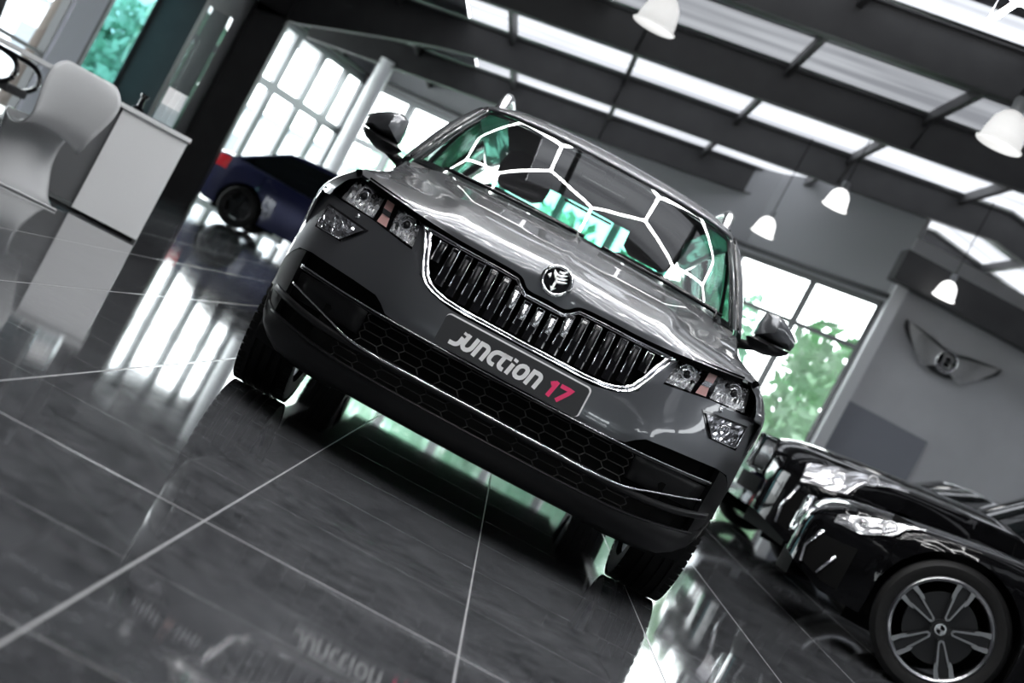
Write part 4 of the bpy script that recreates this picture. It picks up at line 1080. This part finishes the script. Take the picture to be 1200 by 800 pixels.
def simple_wheel(root, c, s, R_, P, full):
    rr = R_*P.get('rimf', .72)
    mb = MB(); mb.lathe([(rr, -.10), (rr+.02, -.112), (R_-.03, -.113), (R_-.006, -.09), (R_, -.06), (R_, .06), (R_-.006, .09), (R_-.03, .113), (rr+.02, .112), (rr, .10)], 56, axis='Y')
    mb.v = [c+p for p in mb.v]; w = mb.build('wheel', M['rubber'], root, angle=35)
    f = s*.105
    mb = MB(); mb.lathe([(rr+.006, f*.98), (rr-.004, f*1.06), (rr-.016, f*.98), (rr-.02, f*.6)], 56, axis='Y')
    face = P.get('spokes', 'five')
    if face == 'double':
        for k in range(5):
            a0 = 2*PI*k/5+PI/2+P.get('spin', 0)
            def pr(r, da): a = a0+da; return V(math.cos(a)*r, 0, math.sin(a)*r)
            for sg_ in (-1, 1):
                # outer forked tip then the slim inner edge of the spoke
                mb.prism([pr(rr-.006, sg_*.095), pr(rr-.006, sg_*.205), pr(rr*.70, sg_*.25), pr(rr*.63, sg_*.225), pr(rr*.72, sg_*.15)], (0, f*.80, 0), (0, f*.99, 0))
                mb.prism([pr(rr*.74, sg_*.13), pr(rr*.66, sg_*.19), pr(rr*.24, sg_*.24), pr(rr*.20, sg_*.02), pr(rr*.235, sg_*.02), pr(rr*.28, sg_*.12)], (0, f*.62, 0), (0, f*.9, 0))
    else:
        for k in range(5):
            a0 = 2*PI*k/5+.3
            def pr(r, da): a = a0+da; return V(math.cos(a)*r, 0, math.sin(a)*r)
            mb.prism([pr(rr, -.16), pr(rr, .16), pr(rr*.22, .45), pr(rr*.22, -.45)], (0, f*.6, 0), (0, f*.92, 0))
    mb.v = [c+p for p in mb.v]; rim = mb.build('rim', M[P.get('rimmat', 'rim')], w, angle=30, smooth=False)
    mb = MB(); mb.lathe([(rr-.014, f*.62), (rr-.018, -f*.6)], 40, axis='Y')
    if face == 'double':
        for k in range(5):
            a0 = 2*PI*k/5+PI/2+P.get('spin', 0)
            def pr(r, da): a = a0+da; return V(math.cos(a)*r, 0, math.sin(a)*r)
            mb.prism([pr(rr-.01, -.20), pr(rr-.01, .20), pr(rr*.6, .24), pr(rr*.2, .3), pr(rr*.2, -.3), pr(rr*.6, -.24)], (0, f*.45, 0), (0, f*.66, 0))
    mb.lathe([(0, f*.7), (rr*.19, f*.7), (rr*.19, f*.2)], 24, axis='Y'); mb.v = [c+p for p in mb.v]; mb.build('wheel_centre', M['dark_alloy'], w, angle=30)
    mb = MB(); mb.lathe([(0, 0), (rr*.72, 0), (rr*.72, -f*.25)], 36, axis='Y'); mb.v = [c+p for p in mb.v]; mb.build('brake_disc', M['dark_alloy'], w, angle=30)
    if full:
        mb = MB(); mb.lathe([(0, f*.84), (rr*.115, f*.82), (rr*.125, f*.70)], 24, axis='Y')
        mb.v = [c+p for p in mb.v]; cap = mb.build('centre_cap', M['satin'], w, angle=30)
        mb = MB(); r_ = rr*.085
        for q in (0, 2):
            mb.prism([V(0, 0, 0)]+[V(math.cos(PI/2*q+PI/2*k/5+.3)*r_, 0, math.sin(PI/2*q+PI/2*k/5+.3)*r_) for k in range(6)], (0, f*.842, 0), (0, f*.858, 0))
        mb.v = [c+p for p in mb.v]; mb.build('cap_quarters', M['gloss_black'], cap, smooth=False)

SEDAN = dict(L=4.9, W=1.90, wf=.86, wr=3.80, RW=.345, AR=.385, rimf=.745, spokes='double', spin=-.09,
    top=[(0, .60), (.06, .66), (.2, .715), (.5, .77), (.9, .83), (1.4, .895), (1.75, .925), (3.9, .98), (4.5, 1.0), (4.8, .97), (4.9, .90)],
    shoulder=[(0, .52), (.06, .58), (.2, .655), (.5, .725), (.85, .79), (1.4, .85), (1.8, .875), (3.0, .89), (3.9, .92), (4.5, .93), (4.8, .90), (4.9, .84)],
    plan=[(0, .55), (.03, .66), (.08, .75), (.16, .825), (.3, .90), (.5, .945), (.8, .985), (1.2, .98), (2.4, .97), (3.6, 1.0), (4.2, .965), (4.6, .90), (4.85, .78), (4.9, .70)],
    glass=dict(l=(1.62, 2.42, 3.35, 4.35), zbelt=.89, zroof=1.37, wb=.80, wt=.56), seams=(1.62, 2.95), handles=(2.72,))
def front_lamps(root, onbody, sec, P):
    """headlamps, kidney grille, lower intakes for the black cars at the right"""
    for s in (-1, 1):
        mb = MB(); rows = []
        for k in range(15):
            l = P['hl'][0]+(P['hl'][1]-P['hl'][0])*k/14; t0 = interp(P['hlb'], k/14); t1 = interp(P['hlt'], k/14)
            rows.append([onbody(l, t0+(t1-t0)*j/6, s, .004+random.uniform(0, .012)) for j in range(7)])
        mb.grid(rows); h = mb.build('headlight', M['bright_facets'], root, smooth=False)
        for f_ in (.30, .62):
            mb = MB(); l = P['hl'][0]+(P['hl'][1]-P['hl'][0])*f_; t = .5*(interp(P['hlb'], f_)+interp(P['hlt'], f_)); q = onbody(l, t, s, .014)
            mb.tube([q+V(math.cos(2*PI*k/18)*.034, 0, math.sin(2*PI*k/18)*.034) for k in range(18)], .008, 6, closed=True)
            mb.build('lamp_ring', M['led_off'], h)
        mb = MB(); rows = []
        for k in range(15):
            l = P['hl'][0]+(P['hl'][1]-P['hl'][0])*k/14; t0 = interp(P['hlb'], k/14); t1 = interp(P['hlt'], k/14)
            rows.append([onbody(l, t0+(t1-t0)*j/4, s, .020) for j in range(5)])
        mb.grid(rows); mb.build('lamp_cover', M['lamp_glass'], h)
        # air duct at the bumper corner with a bright blade
        mb = MB(); mb.grid([[onbody(l, t, s, .004) for t in (.06, .16, .27, .36)] for l in (.10, .16, .24, .33)]); ai = mb.build('air_intake', M['matt_black'], root)
        mb = MB(); mb.tube([onbody(.105, .05, s, .012), onbody(.09, .2, s, .014), onbody(.13, .40, s, .012)], .013, 6); mb.tube([onbody(.20, .08, s, .012), onbody(.25, .26, s, .012)], .010, 6); mb.build('intake_blade', M['chrome'], ai)
        # kidney
        zt, zl = P['kid']
        mb = MB(); pts = [(.03, zl), (.30, zl+.01), (.33, zl+.10), (.29, zt), (.05, zt-.01), (.02, (zt+zl)/2)]
        def fr(yv): return sinterp([(0, -.035), (.2, -.02), (.4, .03), (.6, .10)], abs(yv))
        mb.tube([V(fr(y_)-.01, s*y_, z_) for y_, z_ in pts], .014, 6, closed=True); kd = mb.build('kidney_grille', M[P.get('kidmat', 'chrome')], root)
        mb = MB(); mb.add([V(fr(y_), s*y_, z_) for y_, z_ in pts], [list(range(len(pts)))]); 
        mb.build('grille_insert', M['matt_black'], kd, smooth=False)
        mb = MB()
        for k in range(7): yv = .06+.037*k; mb.tube([V(fr(yv)-.006, s*yv, zl+.025), V(fr(yv)-.006, s*yv, zt-.03)], .006, 5)
        mb.build('grille_bar', M['satin'], kd)
    mb = MB(); mb.grid([[V(sinterp([(0, -.03), (.3, -.012), (.6, .10)], abs(y_)), y_, z_) for z_ in (P['kid'][0]-.42, P['kid'][0]-.30)] for y_ in (-.5, -.3, 0, .3, .5)]); mb.build('lower_intake', M['matt_black'], root)
M['led_off'] = mat('daylight_ring', (.8, .8, .82), .0, .15)
P1 = dict(SEDAN, hl=(.16, .58), hlb=[(0, .48), (.35, .455), (1, .565)], hlt=[(0, .545), (.5, .585), (1, .59)], kid=(.62, .42))
r1, s1, o1 = make_car('black_saloon', 'black saloon at lower right, its alloy wheel nearest the camera', M['black_paint'], (0, 0, 0), 0, P1, group='black cars parked at the right')
front_lamps(r1, o1, s1, P1)
hub = at(1104, 735, 7.8)                                      # near front wheel hub
def park(root, P, target, rz):
    root.rotation_euler.z = rz
    loc = Matrix.Rotation(rz, 4, 'Z') @ V(P['wf'], -(P['W']/2-.02), 0)
    root.location = V(target.x-loc.x, target.y-loc.y, 0)
park(r1, P1, hub, math.radians(-14))
TALL = dict(SEDAN, L=4.95, W=1.98, wf=.88, wr=3.85, RW=.38, AR=.43, zb=.25, spokes='five', rimf=.70,
    top=[(0, .78), (.06, .86), (.2, .93), (.5, .985), (.9, 1.03), (1.4, 1.08), (1.7, 1.10), (3.9, 1.12), (4.7, 1.12), (4.95, 1.05)],
    shoulder=[(0, .68), (.06, .76), (.2, .84), (.5, .91), (.9, .96), (1.4, 1.0), (1.8, 1.02), (3.9, 1.06), (4.7, 1.06), (4.95, .98)],
    plan=[(0, .62), (.03, .72), (.08, .80), (.16, .86), (.3, .92), (.5, .955), (.8, .985), (1.2, .98), (2.4, .97), (3.6, 1.0), (4.2, .975), (4.7, .92), (4.9, .85), (4.95, .80)],
    glass=dict(l=(1.6, 2.35, 4.2, 4.85), zbelt=1.04, zroof=1.62, wb=.84, wt=.64), seams=(1.62, 2.75, 3.7), handles=(2.55, 3.5))
P2 = dict(TALL, hl=(.12, .80), hlb=[(0, .44), (.4, .45), (1, .56)], hlt=[(0, .585), (.5, .60), (1, .60)], kid=(.86, .60), kidmat='gloss_black')
r2, s2, o2 = make_car('black_car', 'tall black car parked just behind the black saloon with the alloy wheel', M['black_paint'], (0, 0, 0), 0, P2, group='black cars parked at the right')
front_lamps(r2, o2, s2, P2)
r2.rotation_euler.z = math.radians(3); r2.location = (2.0, Y(11.5), 0)
P3 = dict(SEDAN, hl=(.14, .62), hlb=[(0, .44), (.35, .42), (1, .55)], hlt=[(0, .55), (.5, .59), (1, .60)], kid=(.64, .42))
r3, s3, o3 = make_car('silver_saloon', 'bright silver car half hidden behind the SUV and the tall black car', M['silver_paint'], (0, 0, 0), 0, P3)
front_lamps(r3, o3, s3, P3)
r3.rotation_euler.z = math.radians(12); r3.location = (2.1, Y(14.4), 0)
# blue car by the left windows: nose to the right, so its length runs along -x from the nose
PB = dict(SEDAN, L=4.45, W=1.82, wf=.90, wr=3.57, RW=.33, spokes='five', rimf=.66, brightline=True, rimmat='dark_alloy',
    top=[(0, .62), (.06, .70), (.2, .78), (.5, .86), (.9, .94), (1.3, 1.0), (3.9, 1.06), (4.25, 1.05), (4.45, .96)],
    shoulder=[(0, .55), (.06, .62), (.2, .70), (.5, .79), (.9, .86), (1.3, .92), (2.4, .96), (3.6, 1.0), (4.2, 1.0), (4.45, .92)],
    glass=dict(l=(1.2, 2.0, 3.25, 4.15), zbelt=.98, zroof=1.53, wb=.76, wt=.56), seams=(1.4, 2.5, 3.4), handles=(2.3, 3.25))
PB['plan'] = [(l*4.45/4.9, w) for l, w in SEDAN['plan']]
rb, sb_, ob = make_car('blue_saloon', 'dark blue car parked by the tall windows at the left', M['blue_paint'], (0, 0, 0), PI, PB)
hb = at(279, 240, 24.6)
rb.location = (hb.x+3.57, hb.y+PB['W']/2, 0)                   # turned half round: local +x runs to the left
for s in (-1, 1):
    mb = MB(); mb.grid([[ob(l, t, s, .006) for t in (.42, .5, .57)] for l in (4.02, 4.15, 4.28, 4.40)]); mb.build('tail_light', M['redlens'], rb)
    mb = MB(); mb.grid([[ob(l, t, s, .006) for t in (.44, .5, .56)] for l in (.14, .3, .5)]); mb.build('headlight', M['chrome'], rb)

# ------------------------------------------------------------------ desk, chairs and display at the left
dr = at(223, 164, 10.2); zt = .765; DA = math.radians(13.4)
desk = empty('reception_desk', (dr.x, dr.y, 0), DA, 'white desk with a plain end panel beside the white chair', 'desk')
mb = MB(); mb.box((-1.12, .40, zt-.015), (2.26, .82, .03)); mb.build('desk_top', M['white_gloss'], desk, bevel=.004, smooth=False)
mb = MB(); mb.box((-.232, .40, (zt-.03)/2+.01), (.455, .76, zt-.05)); mb.build('pedestal', M['white_gloss'], desk, bevel=.004, smooth=False)
mb = MB(); mb.box((-.68, .10, (zt-.03)/2+.02), (.44, .025, zt-.07)); mb.build('modesty_panel', M['desk_grey'], desk, smooth=False)
mb = MB(); mb.box((-2.20, .40, (zt-.03)/2), (.03, .76, zt-.03)); mb.build('end_panel', M['white_gloss'], desk, smooth=False)
mb = MB(); mb.box((-.46, .41, .006), (.86, .70, .012)); mb.build('plinth', M['matt_black'], desk, smooth=False)
# clear brochure stand
bs = empty('brochure_stand', (0, 0, 0), 0, 'tall clear acrylic stand with white leaflets on the desk corner', 'stand')
q = at(195, 135, 10.45); q.z = zt
mb = MB()
for dx in (-.075, .075): mb.box((q.x+dx, q.y+.02, zt+.42), (.006, .10, .84))
mb.box((q.x, q.y+.07, zt+.42), (.15, .006, .84)); mb.box((q.x, q.y-.03, zt+.06), (.15, .006, .12)); mb.box((q.x, q.y+.02, zt+.004), (.16, .11, .008)); mb.build('clear_holder', M['acrylic'], bs, smooth=False)
for k in range(3):
    mb = MB(); mb.box((q.x-.045+.046*k, q.y-.008+.014*k, zt+.125), (.046, .010, .235), rx=-.05); mb.build('leaflet', M['white'], bs, smooth=False)
mb = MB(); mb.lathe([(0, 0), (.045, 0), (.05, .01), (.022, .03), (.018, .09), (.03, .10), (.03, .12), (0, .125)], 20, center=(q.x-.19, q.y+.03, zt)); tag(mb.build('desk_pen_pot', M['gloss_black'], angle=40), 'small black pot on the white desk beside the clear stand', 'pot')

def s_chair(name, loc, rz, label):
    """one-piece moulded cantilever chair; local -y is the way the sitter faces"""
    o = empty(name, loc, rz, label, 'chair', None)
    # (y, z, half width, edge curl) from the top of the back down, along the seat and under to the foot
    prof = [(.235, .815, .13, .0), (.240, .80, .18, .012), (.240, .74, .225, .035), (.225, .66, .228, .05), (.190, .56, .205, .06), (.150, .48, .185, .065), (.09, .425, .195, .06), (-.02, .405, .215, .05), (-.12, .415, .225, .035), (-.195, .415, .22, .01),
            (-.232, .385, .205, -.02), (-.225, .33, .19, -.04), (-.17, .25, .18, -.055), (-.08, .16, .185, -.06), (.02, .08, .185, -.05), (.10, .03, .195, -.03), (.17, .008, .205, -.01), (.20, .004, .208, 0)]
    c = cr([(y, z, w) for y, z, w, k in prof], 70); ck = cr([(k, 0, 0) for y, z, w, k in prof], 70)
    rows = []
    for i, (q, k) in enumerate(zip(c, ck)):
        a, b = c[max(0, i-1)], c[min(69, i+1)]; ty, tz = b.x-a.x, b.y-a.y; L_ = math.hypot(ty, tz); ny, nz = -tz/L_, ty/L_
        row = []
        for j in range(17):
            s = -1+j/8; e = k.x*abs(s)**2.4
            row.append(V(s*q.z, q.x+ny*e*1.0, q.y+nz*e*1.0))
        rows.append(row)
    mb = MB(); mb.grid(rows); mb.build('shell', M['chair_white'], o, solid=.012)
    return o
f = at(40, 236, 9.4)
s_chair('moulded_chair', (-3.03, Y(9.4), .005), math.radians(-146), 'white one-piece moulded chair with rounded back by the desk')
# black office chair seen behind the moulded chair
oc = empty('office_chair', (0, 0, 0), 0, 'black chair with loop arm at the left edge near the window', 'chair')
q = at(16, 85, 12.4); bx, by = q.x-.10, q.y
mb = MB(); mb.box((bx-.05, by, .47), (.50, .48, .07)); mb.build('seat', M['fabric'], oc, bevel=.02)
mb = MB(); mb.box((bx-.30, by+.02, .82), (.07, .46, .62), ry=-.12); mb.build('backrest', M['fabric'], oc, bevel=.02)
for s in (-1, 1):
    mb = MB(); mb.tube(cr([(bx-.26, by+s*.27, .50), (bx-.24, by+s*.28, .70), (bx-.02, by+s*.29, .72), (bx+.16, by+s*.29, .69), (bx+.22, by+s*.29, .58), (bx+.12, by+s*.28, .48), (bx-.05, by+s*.27, .45)], 30), .022, 8); mb.build('arm', M['gloss_black'], oc)
mb = MB(); mb.tube([(bx-.05, by, .44), (bx-.05, by, .09)], .03, 10); mb.build('gas_stem', M['satin'], oc)
for k in range(5):
    a = 2*PI*k/5; mb = MB(); mb.tube([(bx-.05, by, .10), (bx-.05+.30*math.cos(a), by+.30*math.sin(a), .06)], [.028, .018], 8); mb.lathe([(0, -.02), (.03, -.02), (.03, .02), (0, .02)], 14, center=(bx-.05+.30*math.cos(a), by+.30*math.sin(a), .031), axis='Y'); mb.build('leg', M['gloss_black'], oc)

# ------------------------------------------------------------------ outside
mb = MB(); mb.add([(-70, -40, -.03), (60, -40, -.03), (60, 110, -.03), (-70, 110, -.03)], [[0, 1, 2, 3]]); struct(mb.build('ground', noisy(mat('forecourt', (.45, .45, .44), 0, .9), .6, (.40, .40, .39), (.5, .5, .49)), smooth=False))
def foliage(n, rx, ry, rz_, size, seed):
    rnd = random.Random(seed); mb = MB()
    for k in range(n):
        while True:
            p_ = V(rnd.uniform(-1, 1), rnd.uniform(-1, 1), rnd.uniform(-1, 1))
            if .25 < p_.length < 1+.18*rnd.random(): break
        c = V(p_.x*rx, p_.y*ry, p_.z*rz_); a = V(rnd.gauss(0, 1), rnd.gauss(0, 1), rnd.gauss(0, 1)).normalized(); b = a.orthogonal().normalized(); b.rotate(Matrix.Rotation(rnd.random()*6.28, 3, a)); d = a.cross(b)
        s = size*rnd.uniform(.6, 1.3); mb.add([c-b*s, c-d*s*.45, c+b*s, c+d*s*.45], [[0, 1, 2, 3]])
    return mb
def bush(x, d, h, w, key, label, seed, cat='bush', group='green bushes beyond the glass'):
    o = empty('bush', (x, Y(d), 0), 0, label, cat, group)
    mb = foliage(int(900*w), w, w*.8, h/2, .24, seed); mb.v = [p+V(0, 0, h/2+.05) for p in mb.v]; mb.build('foliage', M[key], o, smooth=False, weld=0, recalc=False)
    mb = MB()
    for k in range(4): mb.tube([(.1*math.cos(k*1.6), .1*math.sin(k*1.6), -.03), (.35*w*math.cos(k*1.6), .35*w*math.sin(k*1.6), h*.6)], [.04, .015], 5)
    mb.build('stem', M['bark'], o)
def hedge(pts, h, key, label, seed):
    rnd = random.Random(seed); o = empty('hedge', (pts[0][0], Y(pts[0][1]), 0), 0, label, 'hedge')
    mb = MB(); st = MB(); L_ = 0
    for (xa, da), (xb, db) in zip(pts, pts[1:]):
        n = int(math.hypot(xb-xa, db-da)/.5)
        for k in range(n):
            t = (k+.5)/n; c = V(xa+(xb-xa)*t-pts[0][0], da+(db-da)*t-pts[0][1], 0); hh = h*rnd.uniform(.8, 1.12)
            q = foliage(330, .55, .6, hh/2, .22, rnd.random()); mb.add([p_+c+V(0, 0, hh/2+.04) for p_ in q.v], q.f)
            st.tube([c+V(0, 0, -.03), c+V(.05, .05, hh*.6)], [.03, .012], 5)
    mb.build('foliage', M[key], o, smooth=False, weld=0, recalc=False)
    st.build('stem', M['bark'], o)['kind'] = 'stuff'
def tree(x, d, h, w, key, label, seed, zc=None):
    o = empty('tree', (x, Y(d), 0), 0, label, 'tree', 'trees beyond the glass')
    zc = zc or h*.62; mb = foliage(int(1500*w), w, w, h-zc, .24, seed); mb.v = [p+V(0, 0, zc) for p in mb.v]; mb.build('crown', M[key], o, smooth=False, weld=0, recalc=False)
    mb = MB(); mb.tube([(0, 0, -.03), (.05, 0, zc*.5), (0, .05, zc)], [.16, .12, .07], 8)
    for k in range(5): mb.tube([(0, 0, zc*.7), (w*.5*math.cos(k*1.3), w*.5*math.sin(k*1.3), zc+.3*(h-zc))], [.06, .02], 5)
    mb.build('trunk', M['bark'], o)
hedge([(-5.4, 39.5), (-1.2, 37), (4.2, 34)], 3.5, 'leaf_teal', 'long trimmed hedge outside the glass behind the SUV', 5)
bush(5.5, 30.5, 3.6, .8, 'leaf', 'bright green bush seen through the right hand window beside the door mirror', 31)
bush(7.6, 32, 3.9, .8, 'leaf', 'tall green bush at the right end of the right hand window', 32)
tree(-9.1, 25.6, 4.4, .5, 'leaf', 'small tree outside the far left window', 42, 3.5)
bush(-11.2, 36, 3.2, 1.0, 'leaf_teal', 'teal green bush outside the glazed door at the left', 33)
# pale building across the road
b = empty('building', (-17, Y(62), 0), 0, 'pale low building across the road beyond the left windows', 'building')
mb = MB(); mb.box((0, 0, 1.6), (16, 6, 3.2)); mb.build('wall', M['building'], b, smooth=False)
mb = MB(); mb.box((0, 0, 3.3), (16.5, 6.5, .2)); mb.build('roof', M['building_dark'], b, smooth=False)
for k in range(6):
    mb = MB(); mb.box((-6.6+2.6*k, -3.0, 1.7), (1.7, .06, 1.1)); mb.build('window', M['building_dark'], b, smooth=False)
# small red car outside the far left window
PR = dict(PB, L=3.9, wf=.8, wr=3.2, glass=dict(l=(1.0, 1.7, 3.2, 3.8), zbelt=.98, zroof=1.5, wb=.74, wt=.56), seams=(1.2, 2.3), handles=(2.1,), brightline=False,
    top=[(0, .62), (.06, .70), (.2, .80), (.5, .90), (.9, .97), (1.2, 1.0), (3.4, 1.06), (3.75, 1.04), (3.9, .96)], shoulder=[(0, .55), (.06, .62), (.2, .72), (.5, .82), (.9, .88), (1.2, .92), (2.4, .96), (3.4, 1.0), (3.7, 1.0), (3.9, .92)])
PR['plan'] = [(l*3.9/4.9, w) for l, w in SEDAN['plan']]
rr_, _, orr = make_car('red_hatchback', 'red hatchback standing outside the far left window', M['red_paint'], (-13.2, Y(38), 0), math.radians(60), PR, detail=False)
for s in (-1, 1):
    mb = MB(); mb.grid([[orr(l, t, s, .006) for t in (.44, .5, .56)] for l in (.12, .25, .42)]); mb.build('headlight', M['chrome'], rr_)

# ------------------------------------------------------------------ daylight
w = bpy.data.worlds.new('overcast_sky'); SC.world = w; w.use_nodes = True
nt = w.node_tree; bg = nt.nodes['Background']; bg.inputs[0].default_value = (.93, .97, 1, 1); bg.inputs[1].default_value = 8.0
SC.view_settings.view_transform = 'Standard'; SC.view_settings.look = 'None'; SC.view_settings.gamma = 1; SC.view_settings.use_curve_mapping = False
SC.view_settings.exposure = 0.2
SC.cycles.use_denoising = True
SC.cycles.max_bounces = 10; SC.cycles.transparent_max_bounces = 24; SC.cycles.sample_clamp_indirect = 6
